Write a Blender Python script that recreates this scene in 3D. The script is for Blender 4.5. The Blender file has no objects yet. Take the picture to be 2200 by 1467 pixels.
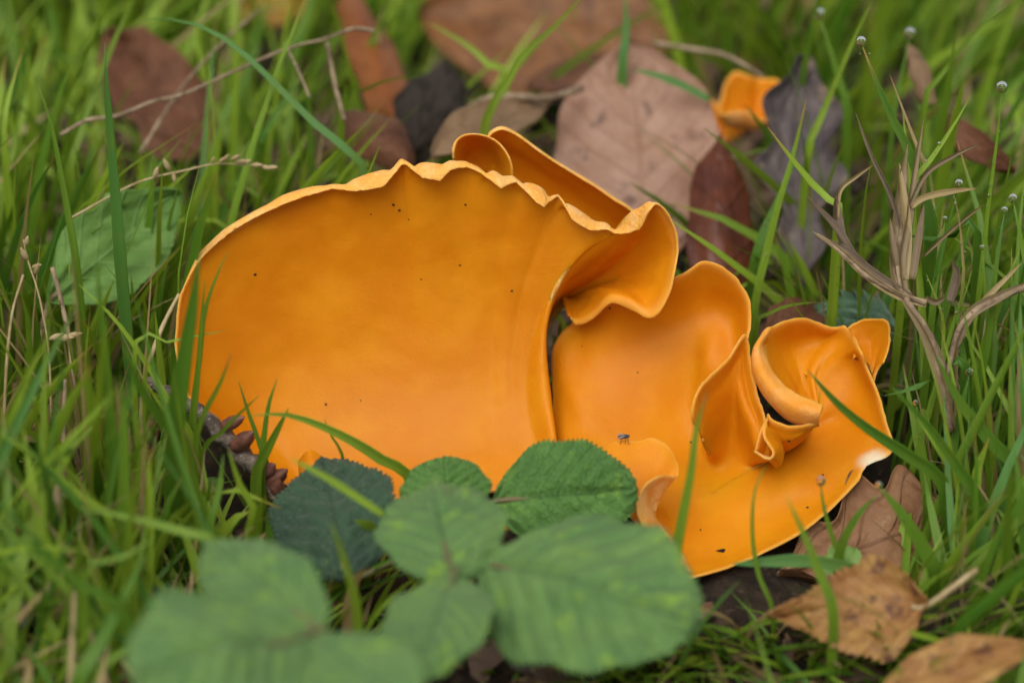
import bpy, math, random
import numpy as np
from mathutils import Vector, noise as mnoise
from mathutils.bvhtree import BVHTree
rng = np.random.default_rng(7); random.seed(7)
S = bpy.context.scene
COL = S.collection
CM = 0.01
# ------------------------------------------------------------------ camera
PITCH = math.radians(28.0); DIST = 50.0; LENS = 90.0
TGT = np.array([0, 0, 3.0])
FWD = np.array([0, math.cos(PITCH), -math.sin(PITCH)]); UPV = np.array([0, math.sin(PITCH), math.cos(PITCH)])
CAM = TGT - FWD * DIST                                           # all in centimetres
cd = bpy.data.cameras.new('camera'); cam = bpy.data.objects.new('camera', cd); COL.objects.link(cam)
cam.location = CAM * CM; cam.rotation_euler = (math.pi / 2 - PITCH, 0, 0)
cd.lens = LENS; cd.sensor_width = 36; cd.clip_start = 0.01; cd.clip_end = 500
cd.dof.use_dof = True; cd.dof.focus_distance = 0.495; cd.dof.aperture_fstop = 9.0; cd.dof.aperture_blades = 9
S.camera = cam
# ------------------------------------------------------------------ sky, sun, exposure (bright overcast)
SUN_EL, SUN_AZ = math.radians(58), math.radians(200)            # azimuth clockwise from +Y: from behind the camera, slightly left
W = bpy.data.worlds.new('World'); S.world = W; W.use_nodes = True
wn = W.node_tree.nodes; wl = W.node_tree.links
bg = wn['Background']; sky = wn.new('ShaderNodeTexSky'); sky.sky_type = 'NISHITA'; sky.sun_disc = False
sky.sun_elevation = SUN_EL; sky.sun_rotation = SUN_AZ; sky.air_density = 1.0; sky.dust_density = 4.0
hs = wn.new('ShaderNodeHueSaturation'); hs.inputs['Saturation'].default_value = 0.12
wl.new(sky.outputs[0], hs.inputs['Color']); wl.new(hs.outputs[0], bg.inputs['Color']); bg.inputs['Strength'].default_value = 0.15
sl = bpy.data.lights.new('sun', 'SUN'); so = bpy.data.objects.new('sun', sl); COL.objects.link(so)
sl.energy = 1.5; sl.angle = math.radians(50); sl.color = (1.0, 0.96, 0.88)
sd = Vector((math.sin(SUN_AZ) * math.cos(SUN_EL), math.cos(SUN_AZ) * math.cos(SUN_EL), math.sin(SUN_EL)))
so.rotation_euler = sd.to_track_quat('Z', 'Y').to_euler(); so.location = sd * 3
S.view_settings.view_transform = 'Standard'; S.view_settings.look = 'None'; S.view_settings.gamma = 1
S.view_settings.exposure = 0.05
S.render.engine = 'CYCLES'; S.cycles.max_bounces = 7; S.cycles.diffuse_bounces = 3; S.cycles.transmission_bounces = 7; S.cycles.transparent_max_bounces = 8

# ------------------------------------------------------------------ geometry helpers (centimetres)
def ray(px, py):
    return FWD + np.array([1.0, 0, 0]) * ((px - 1100) / 2200 * 36 / LENS) + UPV * ((733.5 - py) / 2200 * 36 / LENS)
def P(px, py, Y):                       # the point seen at a photo position that stands in the vertical plane y = Y
    d = ray(px, py); return CAM + d * ((Y - CAM[1]) / d[1])
def PZ(px, py, z):                      # ... that lies at height z
    d = ray(px, py); return CAM + d * ((z - CAM[2]) / d[2])
def Q(t):                               # (px, py, Y) or (px, py, 'z', height)
    return PZ(t[0], t[1], t[3]) if len(t) == 4 else P(*t)
def proj(p):
    r = np.asarray(p) - CAM; dz = r @ FWD
    return 1100 + r[..., 0] / dz * 2200 * LENS / 36, 733.5 - (r @ UPV) / dz * 2200 * LENS / 36
def px2cm(p): return np.dot(np.asarray(p) - CAM, FWD) * 36 / LENS / 2200
def cr(p, n, closed=False):
    """Catmull-Rom through p (K, ...), n samples per segment."""
    p = np.asarray(p, float); K = len(p)
    if closed: q = np.concatenate([p[-1:], p, p[:2]])
    else: q = np.concatenate([2 * p[:1] - p[1:2], p, 2 * p[-1:] - p[-2:-1]])
    segs = K if closed else K - 1
    t = (np.arange(n) / n).reshape((n,) + (1,) * (p.ndim - 1)); out = []
    for i in range(segs):
        a, b, c, d = q[i], q[i + 1], q[i + 2], q[i + 3]
        out.append(.5 * (2 * b + (c - a) * t + (2 * a - 5 * b + 4 * c - d) * t ** 2 + (3 * b - a - 3 * c + d) * t ** 3))
    if not closed: out.append(p[-1:])
    return np.concatenate(out)
def resample(p, n):
    q = cr(p, 16) if len(p) > 2 else np.asarray(p, float)
    L = np.r_[0, np.cumsum(np.linalg.norm(np.diff(q, axis=0), axis=1))]
    t = np.linspace(0, L[-1], n); return np.stack([np.interp(t, L, q[:, k]) for k in range(3)], 1)
def make_mesh(name, V, F, attrs=None, mat=None, smooth=True):
    me = bpy.data.meshes.new(name)
    V = np.asarray(V, np.float32) * CM
    F = np.asarray(F, np.int32)
    me.vertices.add(len(V)); me.vertices.foreach_set('co', V.ravel())
    k = F.shape[1]; me.loops.add(F.size); me.loops.foreach_set('vertex_index', F.ravel())
    me.polygons.add(len(F)); me.polygons.foreach_set('loop_start', np.arange(0, F.size, k, dtype=np.int32))
    try: me.polygons.foreach_set('loop_total', np.full(len(F), k, np.int32))
    except Exception: pass
    me.update(calc_edges=True); me.validate()
    me.polygons.foreach_set('use_smooth', np.full(len(me.polygons), smooth))
    for a, v in (attrs or {}).items():
        v = np.asarray(v, np.float32)
        if v.ndim == 1: me.attributes.new(a, 'FLOAT', 'POINT').data.foreach_set('value', v)
        else: me.attributes.new(a, 'FLOAT_VECTOR', 'POINT').data.foreach_set('vector', v.ravel())
    if mat: me.materials.append(mat)
    return me
def obj(name, me, parent=None):
    o = bpy.data.objects.new(name, me); COL.objects.link(o)
    if parent is not None: o.parent = parent; o.matrix_parent_inverse = parent.matrix_world.inverted()
    return o
def tag(o, label=None, cat=None, group=None, kind=None):
    if label: o['label'] = label
    if cat: o['category'] = cat
    if group: o['group'] = group
    if kind: o['kind'] = kind
    return o
def thing(name, at, label, cat, group=None):
    o = bpy.data.objects.new(name, None); COL.objects.link(o); o.location = np.asarray(at) * CM
    o.empty_display_size = 0.005; bpy.context.view_layer.update() if False else None
    o.matrix_world.translation = Vector(np.asarray(at) * CM)
    return tag(o, label, cat, group)
def gridfaces(M, N, cu=False):
    i = np.arange(M if cu else M - 1)[:, None]; j = np.arange(N - 1)[None]
    i2 = (i + 1) % M
    return np.stack([i * N + j, i2 * N + j, i2 * N + j + 1, i * N + j + 1], -1).reshape(-1, 4)
def gnormals(G, cu=False):
    if cu: du = np.roll(G, -1, 0) - np.roll(G, 1, 0)
    else: du = np.gradient(G, axis=0)
    dv = np.gradient(G, axis=1); n = np.cross(du, dv)
    l = np.linalg.norm(n, axis=-1, keepdims=True); n = n / np.maximum(l, 1e-9)
    if np.any(l < 1e-8): n[:, 0] = n[:, 1:2].mean(0)
    return n
def solid(G, th, cu=False, flip=None, taper=None):
    """a sheet of real thickness with a rounded rim; attributes: side (0 inner, 1 outer), rim (0 root .. 1 edge)"""
    M, N = G.shape[:2]; n = gnormals(G, cu)
    s = np.sign((n * (CAM - G)).sum(-1).mean()) if flip is None else flip
    n = n * s
    t = np.broadcast_to(np.asarray(th if taper is None else th * taper, float), (M, N))[..., None]
    I, O = G + n * t / 2, G - n * t / 2
    e = G[:, -1] - G[:, -2]; e /= np.maximum(np.linalg.norm(e, axis=-1, keepdims=True), 1e-9)
    R = G[:, -1] + e * t[:, -1] * .45
    V = np.concatenate([I.reshape(-1, 3), O.reshape(-1, 3), R])
    f = gridfaces(M, N, cu); o = M * N
    if s < 0: fi, fo = f[:, ::-1], f + o
    else: fi, fo = f, f[:, ::-1] + o
    i = np.arange(M if cu else M - 1); i2 = (i + 1) % M; r = 2 * o
    a, b = i * N + N - 1, i2 * N + N - 1
    e1 = np.stack([a, b, r + i2, r + i], 1); e2 = np.stack([r + i, r + i2, b + o, a + o], 1)
    F = [fi, fo, e1, e2]
    if s < 0: F[2] = e1[:, ::-1]; F[3] = e2[:, ::-1]
    if not cu:
        j = np.arange(N - 1)
        for c, fl in ((0, 1), (M - 1, -1)):
            q = np.stack([c * N + j, c * N + j + 1, c * N + j + 1 + o, c * N + j + o], 1)
            F.append(q[:, ::int(fl * s)] if fl * s < 0 else q)
    rim = np.tile(np.linspace(0, 1, N), M)
    return V, np.concatenate(F), {'side': np.r_[np.zeros(o), np.ones(o), np.full(M, .5)], 'rim': np.r_[rim, rim, np.ones(M)]}
def fan(rays, nrad, nsub, closed=False, cusp=0, soft=None):
    R = np.stack([resample([Q(p) if isinstance(p, tuple) else p for p in r], nrad) for r in rays])
    G = cr(R, nsub, closed)
    if cusp:                                # the curled lip breaks in cusps instead of flowing
        K = len(R); u = np.arange(len(G)) / nsub; i = np.minimum(u.astype(int), K - 2); f = (u - i)[:, None, None]
        Lg = R[i] * (1 - f) + R[i + 1] * f; m = np.clip((np.linspace(0, 1, nrad) - (1 - cusp)) / cusp, 0, 1)[None, :, None] * .8 * np.clip((27 - u) / 2, 0, 1)[:, None, None]
        G = G * (1 - m) + Lg * m
    if soft is not None:                    # calm the surface between neighbouring columns, most near the root
        M = len(G); out = G.copy()
        for j in range(nrad):
            sg = soft(j / (nrad - 1))
            if sg > .3:
                h = int(3 * sg) + 1; kx = np.arange(-h, h + 1); kw = np.exp(-.5 * (kx / sg) ** 2); kw /= kw.sum()
                out[:, j] = sum(w * (np.roll(G[:, j], -d, 0) if closed else G[np.clip(np.arange(M) + d, 0, M - 1), j]) for d, w in zip(kx, kw))
        G = out
    return G
def nz(V, f, seed=0.0):
    return np.array([mnoise.noise(Vector((v[0] * f + seed, v[1] * f + seed * 1.7, v[2] * f - seed))) for v in V])

# ------------------------------------------------------------------ materials
def mat(name):
    m = bpy.data.materials.new(name); m.use_nodes = True
    nt = m.node_tree; return m, nt.nodes, nt.links, nt.nodes['Principled BSDF']
class NB:
    def __init__(s, name): s.m, s.n, s.l, s.b = mat(name)
    def new(s, t, **k):
        x = s.n.new(t)
        for a, v in k.items(): setattr(x, a, v)
        return x
    def put(s, sock, v):
        if hasattr(v, 'is_output') or isinstance(v, bpy.types.NodeSocket): s.l.new(v, sock)
        elif isinstance(v, tuple) and len(v) == 3 and sock.type == 'RGBA': sock.default_value = (*v, 1)
        else: sock.default_value = v
    def attr(s, a): return s.new('ShaderNodeAttribute', attribute_name=a).outputs['Fac']
    def attrv(s, a): return s.new('ShaderNodeAttribute', attribute_name=a).outputs['Vector']
    def math(s, op, a, b=0.0, c=0.0, clamp=False):
        x = s.new('ShaderNodeMath', operation=op); x.use_clamp = clamp
        for i, v in enumerate((a, b, c)): s.put(x.inputs[i], v)
        return x.outputs[0]
    def mix(s, f, a, b, mode='MIX'):
        x = s.new('ShaderNodeMix', data_type='RGBA', blend_type=mode); s.put(x.inputs[0], f); s.put(x.inputs[6], a); s.put(x.inputs[7], b)
        return x.outputs[2]
    def noise(s, scale, detail=4.0, rough=.55, vec=None, out=0):
        x = s.new('ShaderNodeTexNoise'); x.inputs['Scale'].default_value = scale; x.inputs['Detail'].default_value = detail; x.inputs['Roughness'].default_value = rough
        if vec is None:
            if not hasattr(s, 'tc'): s.tc = s.new('ShaderNodeTexCoord').outputs['Object']
            vec = s.tc
        s.l.new(vec, x.inputs['Vector']); return x.outputs[out]
    def ramp(s, f, lo, hi):
        x = s.new('ShaderNodeMapRange', interpolation_type='SMOOTHSTEP'); s.put(x.inputs[0], f); x.inputs[1].default_value = lo; x.inputs[2].default_value = hi
        return x.outputs[0]
    def bump(s, h, strength, dist, prev=None):
        x = s.new('ShaderNodeBump'); x.inputs['Strength'].default_value = strength; x.inputs['Distance'].default_value = dist; s.put(x.inputs['Height'], h)
        if prev is not None: s.l.new(prev, x.inputs['Normal'])
        return x.outputs[0]
    def translucent(s, col, fac, normal=None):
        t = s.new('ShaderNodeBsdfTranslucent'); s.put(t.inputs['Color'], col)
        mx = s.new('ShaderNodeMixShader'); mx.inputs[0].default_value = fac
        s.l.new(s.b.outputs[0], mx.inputs[1]); s.l.new(t.outputs[0], mx.inputs[2]); s.l.new(mx.outputs[0], s.n['Material Output'].inputs['Surface'])

def fungus_material():
    k = NB('orange_fungus_flesh'); b = k.b
    side, rim, white = k.attr('side'), k.attr('rim'), k.attr('white')
    n1 = k.noise(60, 5); n2 = k.noise(260, 4); n3 = k.noise(2600, 3)
    inner = k.mix(k.ramp(n1, .35, .7), (.60, .195, .002), (.67, .25, .004))
    outer = k.mix(k.ramp(n2, .4, .65), (.80, .34, .06), (.84, .44, .15))
    c = k.mix(k.ramp(side, .25, .75), inner, outer)
    edge = k.ramp(rim, .955, 1.0)
    c = k.mix(k.math('MULTIPLY', edge, .4), c, (.84, .42, .08))
    c = k.mix(k.math('MULTIPLY', k.ramp(white, .35, .95), .85), c, (.80, .66, .48))
    spots = k.ramp(k.noise(700, 1), .80, .84)
    c = k.mix(k.math('MULTIPLY', spots, .5), c, (.35, .10, .01))
    k.put(b.inputs['Base Color'], c)
    b.inputs['Subsurface Weight'].default_value = .4; b.inputs['Subsurface Radius'].default_value = (1.0, .32, .06); b.inputs['Subsurface Scale'].default_value = .0028
    b.inputs['Roughness'].default_value = .5; b.inputs['Specular IOR Level'].default_value = .2
    b.inputs['Sheen Weight'].default_value = .0
    g = k.bump(n3, .35, .0002)
    h = k.bump(k.math('MULTIPLY', k.noise(1500, 2), k.ramp(side, .25, .75)), .9, .0004, g)
    k.put(b.inputs['Normal'], k.bump(n2, .25, .0006, h))
    return k.m
def grass_material():
    k = NB('grass_blade_tissue'); b = k.b
    hue, ln, dry, t = k.attr('hue'), k.attr('len'), k.attr('dry'), k.attr('across')
    c = k.mix(k.ramp(hue, .15, .9), (.075, .19, .014), (.27, .40, .03))
    c = k.mix(k.ramp(hue, .0, .22), (.105, .26, .065), c)
    c = k.mix(k.math('MULTIPLY', k.ramp(k.noise(90, 3), .45, .7), .35), c, (.17, .23, .02))
    straw = k.mix(k.noise(150, 4), (.30, .19, .07), (.50, .40, .20))
    tipdry = k.math('MULTIPLY', k.ramp(ln, .88, 1.0), k.ramp(k.attr('tip'), .5, .75))
    c = k.mix(tipdry, c, (.34, .20, .04))
    c = k.mix(k.ramp(k.math('ADD', dry, k.math('MULTIPLY', k.math('SUBTRACT', k.noise(200, 3), .5), .4)), .35, .6), c, straw)
    c = k.mix(k.ramp(dry, 1.2, 1.6), c, k.mix(k.noise(240, 5), (.07, .045, .028), (.27, .19, .12)))
    st = k.math('SINE', k.math('MULTIPLY', t, 34.0))
    c = k.mix(k.math('MULTIPLY_ADD', st, .10, .10), c, k.mix(1.0, c, (.55, .62, .5), 'MULTIPLY'))
    k.put(b.inputs['Base Color'], c); b.inputs['Roughness'].default_value = .42; b.inputs['Specular IOR Level'].default_value = .38
    k.put(b.inputs['Normal'], k.bump(st, .25, .00025))
    k.translucent(k.mix(1.0, c, (1.15, 1.12, .5), 'MULTIPLY'), .3)
    return k.m
def leaf_material(name, c1, c2, spot=None, vein=(.5, .5, .5), veinf=.3, trans=.2, rough=.5, bump=.5, nv=8, sheen=0.0, spotlo=.55, scale=1.0, spec=.35, rug=0.0):
    """colour blotches, pinnate veins along the leaf's own coordinates, fine relief"""
    k = NB(name); b = k.b
    uv = k.new('ShaderNodeSeparateXYZ'); k.l.new(k.attrv('luv'), uv.inputs[0]); s, t = uv.outputs[0], uv.outputs[1]
    c = k.mix(k.ramp(k.noise(110 * scale, 6, .6), .3, .7), c1, c2)
    if spot: c = k.mix(k.ramp(k.noise(170 * scale, 5, .65), spotlo, spotlo + .14), c, spot)
    at = k.math('ABSOLUTE', t)
    ph = k.math('FRACT', k.math('SUBTRACT', k.math('MULTIPLY', s, float(nv)), k.math('MULTIPLY', at, nv * .22)))
    lat = k.ramp(k.math('ABSOLUTE', k.math('SUBTRACT', ph, .5)), .10, .0)
    mid = k.ramp(at, .045, .01); v = k.math('MAXIMUM', lat, mid)
    c = k.mix(k.math('MULTIPLY', v, veinf), c, vein)
    fine = k.noise(900, 4, .6)
    c = k.mix(k.math('MULTIPLY', fine, .5), c, k.mix(1.0, c, (.62, .62, .62), 'MULTIPLY'))
    k.put(b.inputs['Base Color'], c); b.inputs['Roughness'].default_value = rough; b.inputs['Specular IOR Level'].default_value = spec
    if sheen: b.inputs['Sheen Weight'].default_value = sheen; b.inputs['Sheen Roughness'].default_value = .5
    hgt = k.bump(k.noise(420, 5, .6), bump, .0007); hgt = k.bump(v, .4, .0006, hgt)
    if rug:                                # the fine net of small veins
        vo = k.new('ShaderNodeTexVoronoi', feature='DISTANCE_TO_EDGE'); k.l.new(k.tc, vo.inputs['Vector']); vo.inputs['Scale'].default_value = 900
        net = k.ramp(vo.outputs['Distance'], .0, .18); hgt = k.bump(net, rug, .0005, hgt)
        k.put(b.inputs['Base Color'], k.mix(k.math('MULTIPLY', k.math('SUBTRACT', 1.0, net), .16), c, k.mix(1.0, c, (.55, .6, .5), 'MULTIPLY')))
    k.put(b.inputs['Normal'], hgt)
    k.translucent(k.mix(1.0, c, (1.1, 1.05, .6), 'MULTIPLY'), trans)
    return k.m
def rough_material(name, c1, c2, scale=200, rough=.8, bump=.8, dist=.001, c3=None, spec=.25, stretch=None):
    k = NB(name); b = k.b; v = None
    if stretch:
        mp = k.new('ShaderNodeMapping'); k.l.new(k.new('ShaderNodeTexCoord').outputs['Object'], mp.inputs[0]); mp.inputs['Scale'].default_value = stretch; v = mp.outputs[0]
    n = k.noise(scale, 7, .62, v); c = k.mix(k.ramp(n, .3, .7), c1, c2)
    if c3: c = k.mix(k.ramp(k.noise(scale * 2.3, 4, .5, v), .58, .68), c, c3)
    k.put(b.inputs['Base Color'], c); b.inputs['Roughness'].default_value = rough; b.inputs['Specular IOR Level'].default_value = spec
    k.put(b.inputs['Normal'], k.bump(n, bump, dist)); return k.m
def water_material():
    k = NB('dew_water'); b = k.b; b.inputs['Base Color'].default_value = (1, 1, 1, 1); b.inputs['Roughness'].default_value = 0.0
    b.inputs['IOR'].default_value = 1.333; b.inputs['Transmission Weight'].default_value = 1.0; return k.m
M_F = fungus_material(); M_G = grass_material(); M_W = water_material()
M_SOIL = rough_material('dark_soil', (.012, .008, .005), (.045, .03, .018), 160, .9, 1, .004, (.075, .05, .03))
M_TWIG = rough_material('twig_bark', (.05, .038, .03), (.22, .17, .13), 500, .75, 1, .0012, (.30, .26, .22))
M_BUD = rough_material('bud_scale', (.10, .035, .022), (.22, .09, .06), 420, .45, .6, .0006, spec=.5)
M_STRAW = rough_material('dry_straw', (.13, .085, .05), (.36, .27, .17), 260, .7, .7, .0006, (.12, .075, .045))
M_PALE = rough_material('pale_straw', (.28, .20, .09), (.46, .36, .20), 260, .6, .5, .0004)
M_WOOD = rough_material('dead_wood', (.02, .015, .012), (.12, .085, .06), 220, .85, 1, .003, stretch=(1, 4, 4))

# ------------------------------------------------------------------ ground
def gz(x, y):
    x, y = np.asarray(x, float), np.asarray(y, float)
    return .25 * np.sin(x * .31 + 1.1) * np.cos(y * .27) + .18 * np.sin(x * .83 + y * .55) - .15
g = np.r_[-np.geomspace(20000, 41, 26), np.arange(-40, 40.01, .8), np.geomspace(41, 20000, 26)]
GX, GY = np.meshgrid(g, g, indexing='ij'); G = np.stack([GX, GY, gz(GX, GY) * (np.hypot(GX, GY) < 120)], -1).reshape(-1, 3)
near = (abs(G[:, 0]) < 42) & (abs(G[:, 1]) < 42)
G[near, 2] += .35 * nz(G[near], .6, 3) - .1
gr = obj('ground', make_mesh('ground', G, gridfaces(len(g), len(g)), None, M_SOIL)); tag(gr, kind='structure')

# ------------------------------------------------------------------ orange cup fungi
def sheet(name, G, th, parent, cu=False, flip=None, white=None, wob=.03, ragged=.03, seed=0.0, swap=False):
    M, N = G.shape[:2]
    n = gnormals(G, cu); f = G.reshape(-1, 3)
    G = G + n * (nz(f, .7, seed) * wob * 2 + nz(f, 2.3, seed + 5) * wob * .5).reshape(M, N, 1) * np.linspace(.3, 1, N)[None, :, None]
    e = G[:, -1] - G[:, -3]; e /= np.maximum(np.linalg.norm(e, axis=-1, keepdims=True), 1e-9)
    r = (nz(G[:, -1], 3.0, seed) * ragged + nz(G[:, -1], 12.0, seed) * ragged * .7)[:, None]
    G[:, -1] += e * r; G[:, -2] += e * r * .5
    tp = np.interp(np.linspace(0, 1, N), [0, .12, .4, .75, 1], [.25 if cu else 1.35, .35 if cu else 1.3, 1.15, 1.0, .72])[None]
    V, F, A = solid(G, th, cu, flip, tp)
    if swap: A['side'] = .5 - A['side'] * .5
    A['white'] = np.zeros(len(V)) if white is None else np.exp(-(np.linalg.norm(V - white[0], axis=1) / white[1]) ** 2) + nz(V, 3, 9) * .15
    return obj(name, make_mesh(name, V, F, A, M_F), parent)

fA = thing('orange_cup_fungus', (-1.5, 0, 0), 'large upright orange cup fungus with cracked wavy pale rim', 'fungus')
# main wall: columns fan out from the foot to the rim; each rim place has a silhouette point and the lip curling towards the inside
TOP = [((520, 985), (512, 982), -1.3, .2), ((452, 925), (444, 920), -1.0, .4), ((405, 840), (398, 838), -.6, .7), ((384, 740), (379, 738), -.1, .95), ((395, 640), (390, 636), .35, 1.1),
       ((430, 552), (434, 556), .75, 1.1), ((482, 498), (488, 503), 1.0, 1.1), ((541, 463), (546, 469), 1.15, 1.1), ((600, 432), (604, 442), 1.25, 1.1),
       ((672, 406), (676, 415), 1.3, 1.1), ((716, 400), (717, 405), 1.3, 1.1), ((760, 388), (765, 405), 1.3, 1.1), ((820, 369), (824, 389), 1.3, 1.1),
       ((860, 347), (862, 352), 1.3, 1.1), ((872, 350), (874, 354), 1.25, 1.1), ((902, 354), (906, 374), 1.2, 1.1), ((940, 354), (944, 378), 1.2, 1.1),
       ((966, 348), (968, 360), 1.25, 1.1), ((1000, 350), (1001, 357), 1.25, 1.1), ((1025, 362), (1030, 367), 1.2, 1.1), ((1060, 368), (1072, 394), 1.2, 1.1),
       ((1100, 379), (1108, 387), 1.2, 1.1), ((1132, 393), (1146, 422), 1.15, 1.05), ((1168, 408), (1168, 434), 1.15, 1.0), ((1197, 420), (1199, 422), 1.15, 1.0),
       ((1218, 442), (1226, 463), 1.1, .95), ((1260, 468), (1268, 485), 1.05, .9), ((1298, 480), (1306, 489), 1.0, .9)]
rays = []
for i, (tp, lip, yt, b) in enumerate(TOP):
    u = i / (len(TOP) - 1); u2 = max(0, (i - 4) / (len(TOP) - 5))
    bx, by = 690 + 500 * u2 ** .9, 1085 - 40 * u2
    r = []
    for s in (0, .14, .3, .48, .66, .82, .94, 1.0):
        kk = max(0, (u - .55) / .45); pinch = -60 * math.sin(math.pi * min(1, s * 1.05)) * kk ** 1.5; sx = s ** (1 + 2.6 * kk ** 1.5)
        r.append((bx + (tp[0] - bx) * sx + pinch, by + (tp[1] - by) * s, -1.25 + (yt + 1.25) * s + b * 4 * s * (1 - s) * (1.15 - .45 * s)))
    lw = min(1, max(0, (lip[1] - tp[1]) - 3) / 16)
    r.append(((tp[0] + lip[0]) / 2 + .5, (tp[1] + lip[1]) / 2 - 1, yt - (.06 + .2 * lw))); r.append((lip[0] + (lip[0] - tp[0]) * .3 * lw, lip[1] + (lip[1] - tp[1]) * .3 * lw + 2 * lw, yt - (.1 + .34 * lw)))
    rays.append(r)
rays += [
    [(1196, 1020, -1.1), (1198, 950, -.8), (1183, 860, -.1), (1172, 770, .4), (1176, 690, .75), (1200, 610, 1.0), (1255, 545, 1.1), (1305, 508, 1.0), (1322, 492, .9), (1328, 499, .7)],
    [(1190, 1020, -.9), (1192, 950, -.4), (1178, 860, .4), (1168, 770, .95), (1173, 690, 1.3), (1202, 622, 1.5), (1275, 560, 1.35), (1335, 500, 1.0), (1352, 456, .8), (1372, 491, .5)],
    [(1175, 1020, -.4), (1178, 950, .1), (1162, 860, 1.0), (1154, 770, 1.6), (1164, 690, 1.95), (1206, 630, 2.0), (1290, 570, 1.6), (1360, 495, 1.0), (1388, 436, .7), (1394, 452, .45)],
    [(1165, 1020, .1), (1165, 950, .6), (1150, 860, 1.5), (1146, 770, 2.1), (1160, 690, 2.5), (1208, 634, 2.5), (1300, 580, 2.0), (1380, 505, 1.15), (1412, 442, .7), (1418, 440, .6)],
    [(1160, 1020, .3), (1160, 950, .9), (1145, 860, 1.8), (1144, 770, 2.4), (1162, 690, 2.7), (1212, 636, 2.6), (1310, 590, 2.0), (1400, 530, 1.15), (1444, 487, .7), (1449, 486, .6)],
    [(1158, 1020, .5), (1158, 950, 1.0), (1145, 860, 2.0), (1146, 770, 2.6), (1166, 694, 2.8), (1216, 638, 2.65), (1315, 600, 2.0), (1405, 560, 1.15), (1452, 535, .6), (1456, 534, .5)],
    [(1158, 1020, .5), (1158, 950, 1.0), (1148, 860, 2.0), (1150, 770, 2.7), (1170, 698, 2.9), (1218, 640, 2.7), (1318, 600, 2.0), (1400, 588, 1.0), (1442, 582, .35), (1446, 588, .2)],
    [(1158, 1020, .5), (1158, 950, 1.0), (1150, 860, 2.0), (1152, 770, 2.7), (1172, 700, 2.9), (1220, 644, 2.7), (1318, 606, 1.95), (1392, 614, .9), (1424, 634, .15), (1428, 650, .0)],
    [(1158, 1020, .5), (1158, 950, 1.0), (1150, 860, 2.0), (1154, 770, 2.7), (1174, 700, 2.9), (1222, 646, 2.7), (1305, 612, 1.9), (1362, 624, .9), (1392, 662, .2), (1398, 684, .0)],
    [(1158, 1020, .5), (1158, 950, 1.0), (1150, 860, 2.0), (1154, 770, 2.7), (1174, 704, 2.9), (1222, 650, 2.7), (1290, 618, 1.95), (1330, 622, 1.0), (1350, 642, .35), (1354, 662, .25)],
    [(1158, 1020, .5), (1158, 950, 1.0), (1150, 860, 2.0), (1154, 770, 2.7), (1174, 706, 2.9), (1220, 652, 2.7), (1272, 625, 2.0), (1299, 623, 1.2), (1310, 634, .6), (1312, 650, .45)],
    [(1158, 1020, .5), (1158, 950, 1.0), (1150, 860, 2.0), (1154, 770, 2.7), (1174, 708, 2.9), (1216, 656, 2.7), (1252, 645, 2.1), (1268, 655, 1.4), (1270, 668, .9), (1268, 684, .8)],
    [(1158, 1020, .5), (1158, 950, 1.0), (1150, 860, 2.0), (1154, 770, 2.7), (1174, 708, 2.9), (1208, 652, 2.7), (1226, 650, 2.2), (1236, 668, 1.7), (1240, 684, 1.2), (1238, 696, 1.1)],
    [(1158, 1020, .5), (1158, 950, 1.0), (1150, 860, 2.0), (1154, 770, 2.7), (1172, 706, 2.9), (1200, 645, 2.7), (1208, 640, 2.3), (1214, 655, 1.9), (1222, 675, 1.4), (1230, 692, 1.2)]]
wallA = sheet('cup_wall', fan(rays, 120, 7, cusp=.07, soft=lambda x: 5 * max(0, 1 - x / .8)), .07, fA, wob=.035, ragged=.03, seed=1)
# the lobe standing behind the wall and the little rolled lobe beside it
B = [[(px * .9 + 100, py + 190, 2.9), (px * .95 + 52, py + 110, 3.5), (px, py + 55, 3.5), (px, py + 22, 3.2), (px, py, 2.95), (px + 1, py + 3, 2.85)] for px, py in
     [(1046, 300), (1056, 284), (1078, 275), (1105, 285), (1140, 307), (1185, 338), (1230, 369), (1275, 400), (1318, 430), (1350, 450), (1385, 480)]]
sheet('rear_lobe', fan(B, 40, 8), .07, fA, seed=2)
ctr = (1045, 372, 3.0)
B2 = [[ctr, (1000, 380, 2.7), (985, 362, 2.4), (977, 350, 2.1), (976, 342, 2.0)], [ctr, (1002, 345, 2.9), (985, 335, 2.5), (974, 322, 2.15), (976, 320, 2.0)],
      [ctr, (1008, 330, 3.0), (995, 312, 2.6), (984, 302, 2.25), (986, 299, 2.1)], [ctr, (1022, 325, 3.0), (1012, 302, 2.7), (1006, 291, 2.35), (1008, 289, 2.2)],
      [ctr, (1040, 328, 3.0), (1038, 308, 2.75), (1036, 293, 2.35), (1037, 291, 2.2)], [ctr, (1055, 335, 2.95), (1060, 318, 2.7), (1063, 304, 2.3), (1065, 303, 2.15)],
      [ctr, (1066, 350, 2.9), (1075, 335, 2.5), (1083, 325, 2.15), (1086, 325, 2.0)], [ctr, (1072, 372, 2.8), (1085, 362, 2.4), (1096, 352, 2.0), (1099, 353, 1.9)],
      [ctr, (1072, 395, 2.7), (1088, 392, 2.3), (1100, 385, 1.95), (1103, 386, 1.9)]]
sheet('rolled_lobe', fan(B2, 30, 8), .06, fA, seed=3, wob=.015)
BL = [[(x + 4, y + 60, -2.2), (x + 2, y + 32, -2.05), (x, y + 12, -1.85), (x - 1, y, -1.7)] for x, y in ((644, 990), (652, 978), (664, 968), (676, 970), (690, 979), (702, 986), (720, 986), (738, 990), (752, 1000))]
sheet('basal_lobe', fan(BL, 16, 8), .08, fA, seed=4, wob=.02)

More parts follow.
